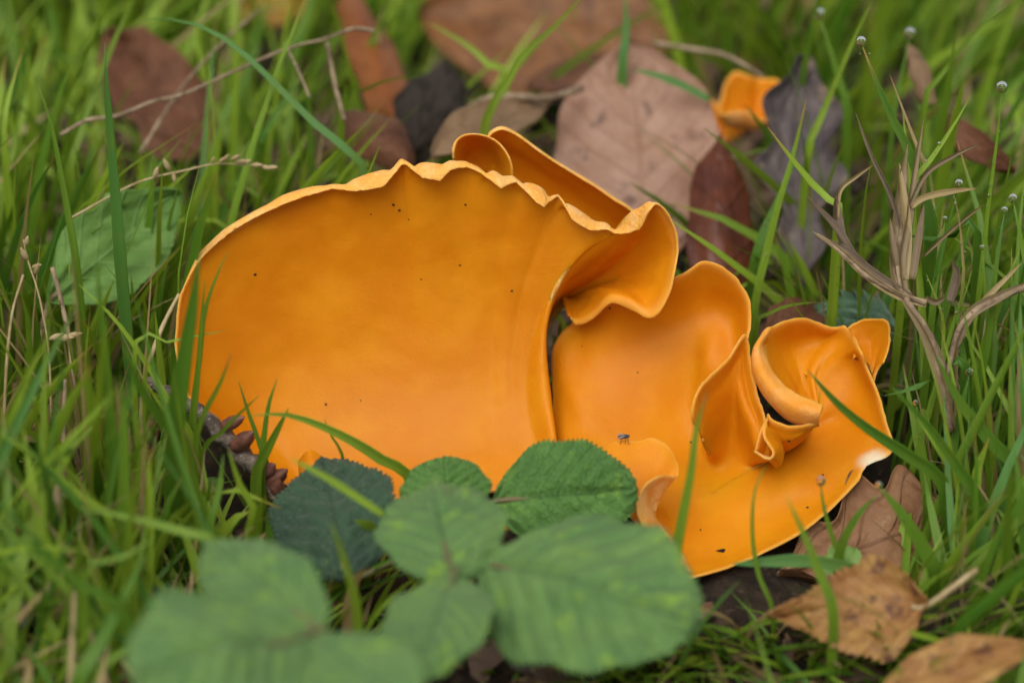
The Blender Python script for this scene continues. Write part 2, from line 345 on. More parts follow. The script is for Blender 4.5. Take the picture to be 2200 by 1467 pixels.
fR = thing('orange_cup_fungus', (4.5, -2, 0), 'wide ruffled orange cup fungus with folded lobes and torn white patch', 'fungus')
O = (1530, 1060, 'z', .55); Z = 'z'
rr = [
    [O, (1505, 1140, Z, .3), (1480, 1205, Z, .12), (1462, 1232, Z, .14), (1455, 1243, Z, .2)],
    [O, (1550, 1130, Z, .35), (1560, 1185, Z, .2), (1558, 1212, Z, .2), (1560, 1222, Z, .28)],
    [O, (1590, 1110, Z, .45), (1635, 1140, Z, .38), (1650, 1160, Z, .38), (1662, 1179, Z, .48)],
    [O, (1620, 1080, Z, .6), (1700, 1090, Z, .6), (1745, 1100, Z, .65), (1765, 1112, Z, .75)],
    [O, (1640, 1050, Z, .8), (1750, 1040, Z, .9), (1812, 1035, Z, 1.0), (1838, 1038, Z, 1.1)],
    [O, (1650, 1020, Z, .9), (1770, 985, Z, 1.1), (1835, 985, Z, 1.25), (1862, 1000, Z, 1.3)],
    [O, (1655, 1000, Z, 1.0), (1790, 940, Z, 1.25), (1870, 945, Z, 1.5), (1916, 968, Z, 1.5)],
    [O, (1660, 990, Z, 1.0), (1780, 905, Z, 1.35), (1860, 895, Z, 1.75), (1903, 905, Z, 1.95)],
    [O, (1710, 955, -.6), (1780, 870, -.15), (1848, 840, -.2), (1885, 842, Z, 2.35)],
    [O, (1725, 935, -.5), (1770, 840, .1), (1838, 790, .15), (1862, 786, Z, 2.75)],
    [O, (1733, 926, -.5), (1765, 820, .22), (1825, 765, .25), (1848, 752, Z, 3.05)],
    [O, (1738, 922, -.5), (1755, 810, .32), (1812, 750, .5), (1836, 722, .35)],
    [O, (1738, 920, -.5), (1748, 800, .35), (1790, 735, .75), (1815, 700, .6)],
    [O, (1738, 920, -.5), (1738, 800, .45), (1765, 735, .95), (1785, 702, .7)],
    [O, (1736, 922, -.5), (1726, 800, .5), (1730, 735, 1.0), (1735, 683, .7)],
    [O, (1733, 925, -.5), (1715, 808, .45), (1695, 745, .85), (1690, 686, .5)],
    [O, (1730, 928, -.55), (1712, 828, .2), (1674, 755, .55), (1650, 712, .2)],
    [O, (1726, 932, -.6), (1712, 846, .0), (1678, 785, .25), (1642, 748, -.1)],
    [O, (1722, 936, -.65), (1716, 862, -.25), (1692, 825, -.15), (1655, 800, -.4)],
    [O, (1718, 940, -.7), (1722, 880, -.55), (1705, 855, -.55), (1680, 845, -.8)],
    [O, (1716, 945, -.8), (1732, 894, -.9), (1725, 882, -1.1), (1710, 878, -1.3)],
    [O, (1712, 950, -.85), (1740, 908, -1.5), (1742, 902, -1.6), (1738, 898, -1.75)],
    [O, (1705, 958, -.95), (1738, 926, -1.85), (1746, 916, -2.0), (1750, 908, -2.2)],
    [O, (1690, 970, Z, 1.1), (1715, 940, -2.05), (1735, 922, -2.2), (1738, 912, -2.3)],
    [O, (1675, 975, Z, 1.1), (1690, 950, -2.0), (1698, 930, -2.15), (1698, 916, -2.2)],
    [O, (1660, 980, Z, 1.05), (1668, 950, -1.95), (1665, 920, -2.05), (1660, 902, -2.05)],
    [O, (1640, 985, Z, 1.0), (1655, 960, -1.95), (1652, 925, -1.95), (1648, 894, -1.9)],
    [O, (1620, 1000, Z, .95), (1650, 985, -2.1), (1640, 972, -2.15), (1622, 968, -2.3)],
    [O, (1605, 1005, Z, .85), (1628, 960, -1.75), (1640, 950, -1.7), (1646, 938, -1.7)],
    [O, (1595, 1000, Z, .82), (1615, 920, -1.35), (1630, 905, -1.3), (1642, 890, -1.4)],
    [O, (1587, 997, Z, .8), (1598, 880, -1.1), (1612, 862, -1.0), (1626, 850, -1.1)],
    [O, (1580, 995, Z, .8), (1586, 840, -.9), (1598, 800, -.75), (1612, 785, -.85)],
    [O, (1573, 993, Z, .78), (1574, 830, -.85), (1588, 765, -.7), (1601, 720, -.75)],
    [O, (1566, 993, Z, .76), (1558, 850, -.95), (1560, 805, -.9), (1568, 768, -1.0)],
    [O, (1558, 995, Z, .75), (1535, 880, -1.2), (1528, 840, -1.25), (1530, 808, -1.4)],
    [O, (1549, 1000, Z, .72), (1520, 900, -1.4), (1508, 870, -1.5), (1500, 842, -1.75)],
    [O, (1540, 1006, Z, .7), (1514, 925, -1.6), (1500, 905, -1.75), (1488, 893, -1.95)],
    [O, (1532, 1014, Z, .68), (1514, 955, -1.5), (1508, 930, -1.5), (1504, 915, -1.6)],
    [O, (1520, 985, Z, .65), (1540, 910, -.9), (1552, 880, -.5), (1570, 850, -.4)],
    [O, (1515, 965, Z, .7), (1545, 860, -.3), (1575, 800, .2), (1598, 748, .1)],
    [O, (1505, 950, Z, .75), (1535, 810, .2), (1580, 735, .7), (1613, 690, .45)],
    [O, (1495, 940, Z, .8), (1520, 770, .5), (1570, 690, 1.05), (1607, 635, .7)],
    [O, (1485, 935, Z, .8), (1505, 745, .8), (1540, 660, 1.25), (1570, 586, .85)],
    [O, (1470, 935, Z, .8), (1485, 745, .9), (1505, 650, 1.25), (1515, 563, .85)],
    [O, (1450, 940, Z, .8), (1445, 760, .9), (1455, 670, 1.2), (1468, 588, .8)],
    [O, (1430, 950, Z, .8), (1405, 775, .85), (1400, 690, 1.15), (1405, 610, .95)],
    [O, (1400, 965, Z, .75), (1345, 790, .8), (1325, 710, 1.1), (1318, 640, 1.05)],
    [O, (1380, 985, Z, .7), (1290, 830, .6), (1250, 750, 1.3), (1235, 690, 1.7)],
    [O, (1370, 1005, Z, .6), (1265, 880, .2), (1215, 800, 1.0), (1190, 745, 1.6)],
    [O, (1370, 1025, Z, .5), (1265, 940, -.3), (1220, 890, .3), (1188, 850, .9)],
    [O, (1380, 1040, Z, .45), (1280, 990, -.9), (1225, 965, -.5), (1192, 950, .0)],
    [O, (1400, 1070, Z, .35), (1320, 1040, -1.6), (1290, 1030, -1.7), (1270, 1025, -1.7)],
    [O, (1430, 1090, Z, .3), (1375, 1085, -2.4), (1350, 1090, -2.5), (1340, 1090, -2.5)],
    [O, (1450, 1120, Z, .25), (1415, 1135, -3.0), (1395, 1145, -3.1), (1385, 1150, -3.1)],
    [O, (1475, 1140, Z, .22), (1450, 1190, Z, .1), (1430, 1205, Z, .1), (1420, 1212, Z, .15)]]
GR = fan(rr, 64, 6, True, soft=lambda x: 34 * max(0, 1 - x / .6) ** 1.8 + 4.5 * max(0, 1 - x / .85))
wp = PZ(1872, 990, 1.35)
cupR = sheet('cup_bowl', GR, .07, fR, True, white=(wp, .36), wob=.03, ragged=.035, seed=6)
# flap of the far wall that hangs forward, its outer face in view
FL = [((1648, 722, .1), (1640, 718, -.1), (1650, 706, -.05), (1662, 700, .1)), ((1640, 765, .0), (1622, 752, -.5), (1627, 743, -.62), (1638, 738, -.4)), ((1636, 800, -.3), (1618, 790, -.8), (1629, 780, -1.0), (1646, 772, -.8)),
      ((1648, 838, -.7), (1632, 828, -1.2), (1645, 815, -1.45), (1663, 803, -1.2)), ((1668, 868, -1.1), (1655, 862, -1.6), (1668, 845, -1.8), (1686, 829, -1.6)), ((1700, 900, -1.5), (1690, 896, -1.9), (1700, 872, -2.1), (1713, 848, -1.9)),
      ((1735, 915, -1.8), (1728, 911, -2.15), (1735, 885, -2.35), (1742, 860, -2.15)), ((1760, 912, -2.0), (1758, 908, -2.3), (1763, 890, -2.45), (1768, 872, -2.35))]
sheet('hanging_flap', fan([list(c) for c in FL], 26, 8), .06, fR, seed=7, wob=.015, swap=True)
# lobe folded in over the front left side, with its second rolled lip
F1 = [[(1278, 1060, -3.2), (1285, 1020, -2.9), (1292, 985, -2.55), (1298, 962, -2.3)], [(1310, 1075, -3.25), (1315, 1020, -2.9), (1322, 975, -2.5), (1328, 947, -2.25)], [(1340, 1085, -3.3), (1352, 1030, -2.95), (1362, 975, -2.5), (1368, 948, -2.25)],
      [(1365, 1095, -3.35), (1385, 1035, -2.95), (1396, 975, -2.5), (1402, 942, -2.25)], [(1380, 1105, -3.35), (1405, 1045, -2.95), (1424, 990, -2.6), (1438, 963, -2.4)], [(1385, 1115, -3.35), (1415, 1060, -3.0), (1440, 1020, -2.75), (1457, 1000, -2.6)],
      [(1390, 1125, -3.35), (1415, 1075, -3.1), (1438, 1040, -2.95), (1453, 1024, -2.85)], [(1402, 1135, -3.35), (1408, 1085, -3.2), (1414, 1045, -3.2), (1420, 1023, -3.25)], [(1420, 1150, -3.35), (1402, 1100, -3.25), (1394, 1065, -3.4), (1388, 1038, -3.6)],
      [(1440, 1160, -3.4), (1408, 1120, -3.35), (1388, 1085, -3.6), (1371, 1068, -3.8)], [(1455, 1180, -3.5), (1418, 1145, -3.5), (1392, 1115, -3.8), (1371, 1102, -3.95)], [(1470, 1205, -3.8), (1434, 1175, -3.8), (1410, 1158, -4.0), (1394, 1150, -4.1)],
      [(1482, 1228, -4.2), (1452, 1208, -4.2), (1432, 1198, -4.3), (1418, 1192, -4.4)]]
sheet('folded_lobe', fan(F1, 30, 8), .06, fR, seed=8, wob=.02)
F2 = [[(1835, 770, -.2), (1832, 745, .2), (1828, 718, .35), (1822, 705, .4)], [(1850, 775, -.1), (1850, 735, .3), (1850, 702, .4), (1850, 690, .4)], [(1865, 785, -.1), (1872, 735, .3), (1878, 700, .3), (1880, 686, .25)],
      [(1872, 800, -.2), (1885, 745, .1), (1898, 710, .1), (1906, 694, .0)], [(1874, 815, -.3), (1888, 770, -.1), (1902, 745, -.15), (1911, 735, -.2)], [(1874, 825, -.5), (1882, 800, -.4), (1892, 785, -.4), (1898, 780, -.45)]]
sheet('corner_lobe', fan(F2, 22, 8), .055, fR, seed=10, wob=.02)
F3 = [[(1665, 1000, -2.3), (1650, 985, -2.45), (1632, 978, -2.6), (1620, 969, -2.75)], [(1675, 995, -2.3), (1665, 985, -2.5), (1655, 985, -2.7), (1650, 986, -2.85)], [(1680, 975, -2.2), (1672, 965, -2.4), (1664, 966, -2.55), (1661, 970, -2.65)], [(1676, 955, -2.1), (1664, 946, -2.25), (1652, 942, -2.4), (1644, 938, -2.5)],
      [(1672, 935, -2.0), (1662, 926, -2.15), (1652, 918, -2.25), (1646, 910, -2.3)]]
sheet('puckered_fold', fan(F3, 14, 8), .07, fR, seed=11, wob=.03)

def little_cup(px, py, Y, rx, h, seed, label):
    c = P(px, py, Y); t = thing('orange_cup_fungus', c, label, 'fungus'); r_ = []
    for k in range(14):
        a = k / 14 * 2 * math.pi; f = 1 + .22 * math.sin(2 * a + seed) + .12 * math.sin(5 * a + seed * 2)
        d = np.array([math.cos(a), math.sin(a), 0]); hh = h * (.8 + .35 * math.sin(a) + .15 * math.sin(3 * a + seed))
        r_.append([c + d * .01, c + d * rx * .45 * f + np.array([0, 0, .12 * hh]), c + d * rx * .85 * f + np.array([0, 0, .55 * hh]), c + d * rx * 1.05 * f + np.array([0, 0, hh])])
    sheet('cup_bowl', fan(r_, 18, 5, True), .11, t, True, flip=None, seed=seed); return t
little_cup(1612, 272, 11.5, .62, .95, 1.0, 'small orange cup fungus standing behind the dark red dead leaf')
little_cup(1535, 300, 12.3, .55, .6, 2.3, 'small dull orange cup fungus half hidden behind pinkish brown leaf')

# specks of soil stuck to the fungi, and the fly
dg = bpy.context.evaluated_depsgraph_get()
def bvh(o): return BVHTree.FromPolygons([v.co for v in o.data.vertices], [p.vertices for p in o.data.polygons])
bA, bR = bvh(wallA), bvh(cupR)
def hit(tree, px, py):
    d = Vector(ray(px, py)).normalized(); l, n, i, dist = tree.ray_cast(Vector(CAM * CM), d)
    return (np.array(l) / CM, np.array(n)) if l is not None else (None, None)
def blob(c, r, n=8, m=5, sq=(1, 1, 1), seed=0.0, amp=.25, basis=None):
    th = np.linspace(0, math.pi, m + 1); ph = np.linspace(0, 2 * math.pi, n, endpoint=False)
    D = np.stack([np.sin(th)[None] * np.cos(ph)[:, None], np.sin(th)[None] * np.sin(ph)[:, None], np.broadcast_to(np.cos(th)[None], (n, m + 1))], -1)
    f = D.reshape(-1, 3); f = f * (1 + amp * nz(f, 1.4, seed))[:, None] * np.array(sq)
    if basis is not None: f = f @ basis
    return np.asarray(c) + f * r, gridfaces(n, m + 1, True)
Vs, Fs, o_ = [], [], 0
for tr, pts in ((bA, [(988, 570), (1100, 625), (1000, 440), (878, 472), (797, 460), (905, 600), (700, 868), (775, 860), (845, 440), (858, 452), (548, 590)]), (bR, [(1695, 947), (1250, 744), (1310, 662), (1505, 1138), (1735, 1090), (1768, 1020), (1370, 800), (1485, 950)])):
    for i, (a, b) in enumerate(pts):
        l, n = hit(tr, a, b)
        if l is None: continue
        v, f = blob(l, random.uniform(.018, .035), 6, 4, (1, random.uniform(.5, 1.6), .8), i); Vs.append(v); Fs.append(f + o_); o_ += len(v)
tag(obj('soil_specks', make_mesh('soil_specks', np.concatenate(Vs), np.concatenate(Fs), None, M_SOIL)), 'tiny dark specks of soil stuck to the orange fungus walls', 'soil', kind='stuff')
fp = P(1338, 947, -2.26)
fly = thing('fly', fp, 'tiny dark fly sitting on the edge of the folded orange lobe', 'fly')
M_FLY = rough_material('fly_chitin', (.01, .01, .014), (.04, .04, .055), 900, .35, .4, .0002, spec=.5)
kw = NB('fly_wing_membrane'); kw.b.inputs['Base Color'].default_value = (.35, .3, .27, 1); kw.b.inputs['Roughness'].default_value = .25; kw.b.inputs['Alpha'].default_value = .6
for nm, off, r, sq in (('abdomen', (-.03, 0, .085), .05, (1.5, .8, .8)), ('thorax', (.05, 0, .10), .05, (1, .9, .9)), ('head', (.105, 0, .105), .033, (.8, 1.1, 1))):
    v, f = blob(fp + np.array(off), r, 12, 8, sq, amp=.05); obj(nm, make_mesh(nm, v, f, None, M_FLY), fly)
for sgn in (-1, 1):
    u = np.linspace(0, 1, 9)[:, None]; w = np.linspace(-1, 1, 5)[None]
    wg = np.stack([.04 - .17 * u + 0 * w, sgn * (.03 + .05 * u) + w * .035 * np.sin(math.pi * u ** .7) , .125 - .03 * u + 0 * w], -1) + fp
    V, F, A = solid(wg, .002); obj('wing', make_mesh('wing', V, F, None, kw.m), fly)
def tube(pts, rad, n=8, rough=0.0, seed=0.0, m=None, close=True):
    c = resample(pts, m or max(6, 5 * len(pts))); N = len(c); rad = np.interp(np.linspace(0, 1, N), np.linspace(0, 1, len(rad)), rad) if np.ndim(rad) else np.full(N, rad)
    t = np.gradient(c, axis=0); t /= np.linalg.norm(t, axis=1, keepdims=True)
    a = np.cross(t, [.13, .21, 1.0]); bad = np.linalg.norm(a, axis=1) < .1; a[bad] = np.cross(t[bad], [1.0, 0, 0]); a /= np.linalg.norm(a, axis=1, keepdims=True); b = np.cross(t, a)
    ph = np.linspace(0, 2 * math.pi, n, endpoint=False)
    D = np.cos(ph)[None, :, None] * a[:, None] + np.sin(ph)[None, :, None] * b[:, None]
    r = rad[:, None] * np.ones((1, n))
    if rough: r = r * (1 + rough * nz((c[:, None] + D * rad[:, None, None]).reshape(-1, 3), 5, seed).reshape(N, n))
    V = (c[:, None] + D * r[..., None]).reshape(-1, 3); F = gridfaces(N, n)
    i = np.arange(N - 1) * n; F = np.concatenate([F, np.stack([i + n - 1, i + 2 * n - 1, i + n, i], 1)])
    V = np.concatenate([V, c[:1], c[-1:]]); k = len(V); j = np.arange(n); j2 = (j + 1) % n
    F = np.concatenate([F, np.stack([j, j2, np.full(n, k - 2), np.full(n, k - 2)], 1)[:, :4], np.stack([(N - 1) * n + j2, (N - 1) * n + j, np.full(n, k - 1), np.full(n, k - 1)], 1)])
    return V, F
def tubemesh(name, pts, rad, material, n=8, rough=0.0, seed=0.0, m=None):
    V, F = tube(pts, rad, n, rough, seed, m)
    me = bpy.data.meshes.new(name); F2 = [tuple(dict.fromkeys(map(int, f))) for f in F]
    me.from_pydata((V * CM).tolist(), [], [f for f in F2 if len(f) > 2]); me.update()
    me.polygons.foreach_set('use_smooth', np.ones(len(me.polygons), bool)); me.materials.append(material); return me
for sgn in (-1, 1):
    for dx in (-.03, .03, .07):
        obj('leg', tubemesh('leg', [fp + np.array([dx * .6 + .02, sgn * .03, .075]), fp + np.array([dx * 1.3, sgn * .075, .07]), fp + np.array([dx * 1.6, sgn * .10, -.02])], [.006, .005, .004], M_FLY, 5, m=5), fly)

# ------------------------------------------------------------------ leaves
def prof(kind, s):
    s = np.clip(s, 0, 1)
    if kind == 'beech': return np.sin(math.pi * s ** .85) ** .8
    if kind == 'bramble': return np.sin(math.pi * np.clip(s, 0, 1) ** .78) ** .62
    if kind == 'birch': return np.interp(s, [0, .06, .2, .4, .7, 1], [0, .55, 1, .9, .4, 0])
    if kind == 'oak': return np.clip(np.sin(math.pi * s ** 1.15) ** .55, 0, 1) * (.76 + .24 * np.cos(2 * math.pi * (3.4 * s - .62))) * np.interp(s, [0, .15, .6, 1], [.35, .6, 1, .9])
    if kind == 'strap': return np.interp(s, [0, .1, .4, .8, 1], [.5, .9, 1, .7, 0])
    if kind == 'scallop': return np.sin(math.pi * np.clip(.12 + .88 * s, 0, 1) ** .7) ** .5
def leaf(name, base, tip, width, material, kind='beech', hint=(0, -.5, 1), bend=.1, cup=.1, pleat=0.0, nv=8, serr=0.0, nser=24, wave=.03, twist=0.0, th=.02, seed=0.0, parent=None, ns=60, nt=24, tear=0.0):
    base, tip = np.asarray(base, float), np.asarray(tip, float); ax = tip - base; L = np.linalg.norm(ax); ax /= L
    hint = np.asarray(hint, float); nrm = hint - ax * (hint @ ax); nrm /= np.linalg.norm(nrm); sd_ = np.cross(nrm, ax)
    s = np.linspace(0, 1, ns); t = np.linspace(-1, 1, nt * 2 + 1)
    Sg, Tg = np.meshgrid(s, t, indexing='ij')
    w = prof(kind, s) * width / 2
    w = np.maximum(w, .004 * L)[:, None]
    if tear: w = w * (1 - tear * np.clip(np.array([mnoise.noise(Vector((si * 5, seed, sg))) for si in s for sg in (0, 9)]).reshape(-1, 2), 0, 1)[:, [0] * nt + [0] + [1] * nt])
    edge = np.abs(Tg) ** 6
    saw = (np.abs(Tg) > .72) * ((Sg * nser + .35) % 1.0) * serr * edge
    Wt = Tg * w * (1 + saw + .05 * np.sin(Sg * 17 + seed) * edge)
    Sx = Sg * L + np.abs(Tg) * w * .18 + saw * L * .25 / max(nser / 24, 1)
    ph = ((Sg * nv - np.abs(Tg) * nv * .22) % 1.0) - .5
    zz = bend * L * 4 * Sg * (1 - Sg) + cup * width * Tg ** 2 + pleat * width * (np.abs(ph) * 2 - .5) * (1 - np.abs(Tg) * .35) * np.minimum(1, np.abs(Tg) * 4) - pleat * width * .9 * np.exp(-(Tg / .07) ** 2)
    pv = np.stack([Sg * 2.3 + seed, Tg * 1.3, 0 * Sg + seed], -1).reshape(-1, 3)
    zz = zz + wave * width * 2 * nz(pv, 1.0, seed).reshape(Sg.shape) + wave * width * .7 * nz(pv, 3.1, seed).reshape(Sg.shape)
    ang = twist * (Sg - .5); c_, s_ = np.cos(ang), np.sin(ang)
    Y_, Z_ = Wt * c_ - zz * s_, Wt * s_ + zz * c_
    Gd = base + ax * Sx[..., None] + sd_ * Y_[..., None] + nrm * Z_[..., None]
    V, F, A = solid(Gd, th, flip=None)
    luv = np.stack([Sg, Tg, 0 * Sg], -1).reshape(-1, 3); A = {'luv': np.concatenate([luv, luv, luv.reshape(ns, -1, 3)[:, -1]])}
    return obj(name, make_mesh(name, V, F, A, material), parent)
def pcm(px, at): return px * px2cm(at)

BR1 = leaf_material('bramble_leaf_bright', (.075, .19, .032), (.115, .26, .045), (.20, .36, .045), (.04, .11, .02), .6, .2, .6, 1.0, 8, .08, .56, rug=.45)
BR2 = leaf_material('bramble_leaf_dark', (.020, .055, .026), (.034, .085, .036), None, (.012, .035, .016), .5, .06, .55, 1.0, 8, .12, rug=.45)
BR3 = leaf_material('bramble_leaf_front', (.105, .225, .06), (.155, .29, .07), (.22, .38, .04), (.06, .14, .04), .6, .2, .6, .9, 8, .1, .55, rug=.45)
M_STEM = rough_material('bramble_stem', (.09, .12, .04), (.16, .12, .06), 300, .6, .4, .0005)
def bramble(label, leaflets, joint, foot):
    j = Q(joint); t = thing('bramble_leaf', Q(foot), label, 'bramble leaf')
    for i, (b, tp, wpx, m, hint, kw_) in enumerate(leaflets):
        b3, t3 = Q(b), Q(tp)
        o = leaf('leaflet', b3, t3, pcm(wpx, (b3 + t3) / 2), m, 'bramble', hint, nv=8, serr=.11, nser=30, pleat=.035, wave=.04, seed=i * 3.1 + len(label), th=.025, parent=t, ns=90, nt=28, **kw_)
        obj('leaflet_stalk', tubemesh('leaflet_stalk', [j, (j + b3) / 2 + np.array([0, 0, .1]), b3, b3 * .6 + t3 * .4 - np.array([0, 0, .03])], [.06, .05, .05, .03], M_STEM, 7, .1), t)
    f3 = Q(foot); f3[2] = -.4
    obj('leaf_stalk', tubemesh('leaf_stalk', [j, (j * .6 + f3 * .4) + np.array([.2, .1, .3]), f3], [.06, .07, .08], M_STEM, 8, .12), t)
bramble('darkest bramble leaf with two bright leaflets overlapping the foot of the fungi', [
    ((748, 1240, Z, 1.5), (692, 985, Z, 2.3), 268, BR2, (-.1, -.55, .9), dict(bend=.05, cup=-.05)),
    ((965, 1130, Z, 1.7), (952, 980, Z, 2.6), 180, BR1, (0, -.6, .9), dict(bend=.05, cup=-.06)),
    ((1058, 1078, Z, 1.9), (1368, 1050, Z, 2.1), 240, BR1, (-.1, -.75, .8), dict(bend=.04, cup=-.05))], (950, 1190, Z, 1.3), (930, 1200, Z, 0))
bramble('broad pale green bramble leaf with three leaflets spread before the orange cups', [
    ((1035, 1205, Z, 3.1), (1490, 1340, Z, 3.2), 400, BR3, (.05, -.45, .9), dict(bend=.05, cup=-.04)),
    ((972, 1238, Z, 3.2), (925, 1028, Z, 3.5), 262, BR3, (0, -.5, .9), dict(bend=.04, cup=-.08)),
    ((978, 1232, Z, 3.2), (900, 1450, Z, 3.5), 225, BR3, (-.1, -.35, .95), dict(bend=.06, cup=-.08))], (995, 1225, Z, 3.05), (1010, 1280, Z, 0))
bramble('pale bramble leaf lowest in the grass with plain rounded leaflets', [
    ((690, 1352, Z, 4.4), (440, 1165, Z, 4.2), 190, BR3, (-.15, -.4, .9), dict(bend=.05, cup=-.08)),
    ((655, 1365, Z, 4.6), (300, 1450, Z, 5.0), 390, BR3, (-.1, -.35, .95), dict(bend=.06, cup=-.05)),
    ((668, 1368, Z, 4.5), (880, 1520, Z, 4.6), 240, BR3, (.1, -.35, .95), dict(bend=.05, cup=-.06))], (668, 1362, Z, 4.4), (700, 1420, Z, 0))

LM = {
 'amber': leaf_material('dead_leaf_amber', (.16, .06, .018), (.26, .11, .035), (.09, .035, .015), (.12, .05, .02), .3, .12, .55, .6, 7),
 'pink': leaf_material('dead_leaf_pinkish', (.30, .155, .095), (.40, .24, .165), (.15, .08, .06), (.24, .115, .07), .35, .1, .5, .6, 9, spotlo=.56, spec=.25),
 'red': leaf_material('dead_leaf_dark_red', (.075, .016, .006), (.14, .035, .01), None, (.05, .012, .005), .25, .1, .4, .5, 3, spec=.35),
 'grey': leaf_material('dead_leaf_grey_purple', (.055, .042, .045), (.13, .10, .095), (.26, .19, .13), (.22, .17, .13), .3, .05, .6, .8, 6, spotlo=.56),
 'brown': leaf_material('dead_leaf_brown', (.10, .038, .018), (.165, .07, .035), (.05, .02, .012), (.08, .035, .02), .3, .1, .55, .6, 8, spotlo=.56, spec=.2),
 'rust': leaf_material('dead_leaf_rust', (.22, .06, .012), (.32, .105, .02), None, (.15, .05, .015), .3, .2, .35, .5, 8),
 'dark': leaf_material('dead_leaf_blackish', (.02, .015, .012), (.05, .038, .03), None, (.03, .025, .02), .2, .0, .7, .7, 8, spec=.08),
 'tan': leaf_material('dead_leaf_tan', (.20, .115, .055), (.30, .19, .10), (.10, .055, .03), (.2, .12, .07), .3, .15, .55, .6, 8),
 'oak': leaf_material('dead_oak_leaf', (.22, .10, .045), (.32, .17, .085), (.42, .29, .16), (.12, .055, .03), .5, .1, .55, .8, 6, spotlo=.6, spec=.2),
 'birch': leaf_material('mottled_birch_leaf', (.34, .15, .045), (.46, .26, .075), (.13, .05, .025), (.22, .10, .03), .35, .2, .55, .7, 9, spotlo=.52, scale=1.5),
 'green': leaf_material('dock_leaf_green', (.13, .26, .05), (.19, .35, .08), (.11, .11, .06), (.26, .40, .14), .3, .25, .55, .6, 7, spotlo=.64, spec=.2),
 'spiny': leaf_material('thistle_leaf_green', (.045, .115, .055), (.08, .175, .08), None, (.16, .26, .15), .35, .15, .6, .9, 8, .5),
 'lime': leaf_material('pale_green_leaf', (.22, .40, .085), (.30, .48, .12), None, (.30, .45, .14), .3, .3, .5, .5, 5),
 'husk': leaf_material('grey_husk', (.30, .27, .25), (.60, .57, .52), (.16, .11, .10), (.4, .37, .33), .2, .1, .6, .5, 6, spotlo=.5),
 'orange': leaf_material('orange_yellow_leaf', (.42, .16, .02), (.50, .30, .05), (.35, .42, .10), (.3, .2, .05), .3, .25, .5, .5, 8)}
V1 = (0, -.75, .65)
def dead(name, label, cat, b, t, wpx, m, kind, hint=V1, stalk=None, group=None, **k):
    b3, t3 = Q(b), Q(t); e = thing(name, b3, label, cat, group)
    leaf('blade', b3, t3, pcm(wpx, (b3 + t3) / 2), LM[m], kind, hint, parent=e, **k)
    if stalk is not None: obj('stalk', tubemesh('stalk', [b3 * .9 + t3 * .1, b3, Q(stalk)] if not isinstance(stalk, list) else [b3] + [Q(s) for s in stalk], [.05, .06, .05], M_PALE if m == 'birch' else M_STRAW, 6, .15), e)
    return e
dead('dead_leaf', 'big amber brown dead leaf lying farthest behind the fungi', 'dead leaf', (900, 30, 19.0), (1440, 110, 17.5), 400, 'amber', 'beech', (0, -.6, .8), bend=.06, cup=.06, seed=1)
dead('dead_leaf', 'broad pinkish brown dead leaf propped behind the rear orange lobe', 'dead leaf', (1400, 600, 7.0), (1352, 95, 11.5), 370, 'pink', 'beech', (-.15, -.8, .6), bend=.04, cup=.05, seed=2, wave=.02)
dead('dead_leaf', 'narrow glossy dark red leaf standing upright behind the ruffled cup', 'dead leaf', (1558, 640, 4.6), (1548, 285, 8.2), 150, 'red', 'strap', (.1, -.9, .4), bend=.02, cup=-.25, seed=3, wave=.04)
dead('dead_leaf', 'grey purple mottled oak leaf with lobes standing in the grass', 'dead leaf', (1722, 640, 5.0), (1722, 130, 10.0), 235, 'grey', 'oak', (.1, -.8, .6), bend=-.05, cup=.12, seed=4, wave=.05, twist=.3)
dead('dead_leaf', 'dull brown square-ended dead leaf lying deep in blurred grass', 'dead leaf', (440, 330, 10.0), (235, 70, 14.5), 190, 'brown', 'strap', (0, -.8, .6), bend=.03, cup=.08, seed=5, tear=.5, wave=.06)
dead('dead_leaf', 'long rust orange curled dead leaf beside black litter', 'dead leaf', (852, 250, 10.5), (740, -40, 17.0), 105, 'rust', 'strap', (.2, -.8, .5), bend=.05, cup=-.3, seed=6, twist=.5)
dead('dead_leaf', 'small curled brown dead leaf in front of the long rust leaf', 'dead leaf', (875, 345, 6.5), (735, 240, 8.8), 120, 'brown', 'beech', (0, -.6, .8), bend=.12, cup=-.25, seed=7)
dead('dead_leaf', 'blackish rotten leaf crumpled between rust leaf and amber leaf', 'dead leaf', (890, 330, 7.5), (960, 130, 13.0), 150, 'dark', 'beech', (.1, -.6, .8), bend=.08, cup=-.2, seed=8, wave=.08)
dead('dead_leaf', 'greyish tan dead leaf lying flat left of the pinkish leaf', 'dead leaf', (925, 345, 6.0), (1180, 225, 9.5), 130, 'tan', 'beech', (0, -.4, .9), bend=.05, cup=.1, seed=9)
dead('dead_leaf', 'reddish brown dead leaf shadowed beneath the amber leaf', 'dead leaf', (1130, 190, 14.0), (1420, 150, 14.5), 100, 'brown', 'beech', (0, -.5, .9), bend=.05, seed=19)
dead('dead_leaf', 'brown oak leaf with pale rounded lobe under the ruffled cup rim', 'dead leaf', (1668, 1238, Z, -.1), (2062, 1112, Z, .3), 380, 'oak', 'oak', (.12, -.5, .88), bend=.03, cup=.06, seed=10, wave=.04)
dead('dead_leaf', 'mottled orange brown birch leaf with pale stalk in the short grass', 'dead leaf', (1992, 1300, Z, 1.5), (1650, 1325, Z, 1.3), 225, 'birch', 'birch', (.05, -.55, .85), stalk=(2100, 1222, Z, 2.2), bend=-.07, cup=.10, seed=11, serr=.12, nser=18, wave=.05)
dead('dead_leaf', 'thin tan curled leaf caught among green blades behind dry stems', 'dead leaf', (1998, 225, 8.0), (1952, 95, 9.5), 46, 'tan', 'strap', (0, -.8, .5), bend=.15, cup=-.3, seed=12, tear=.6, twist=1.2)
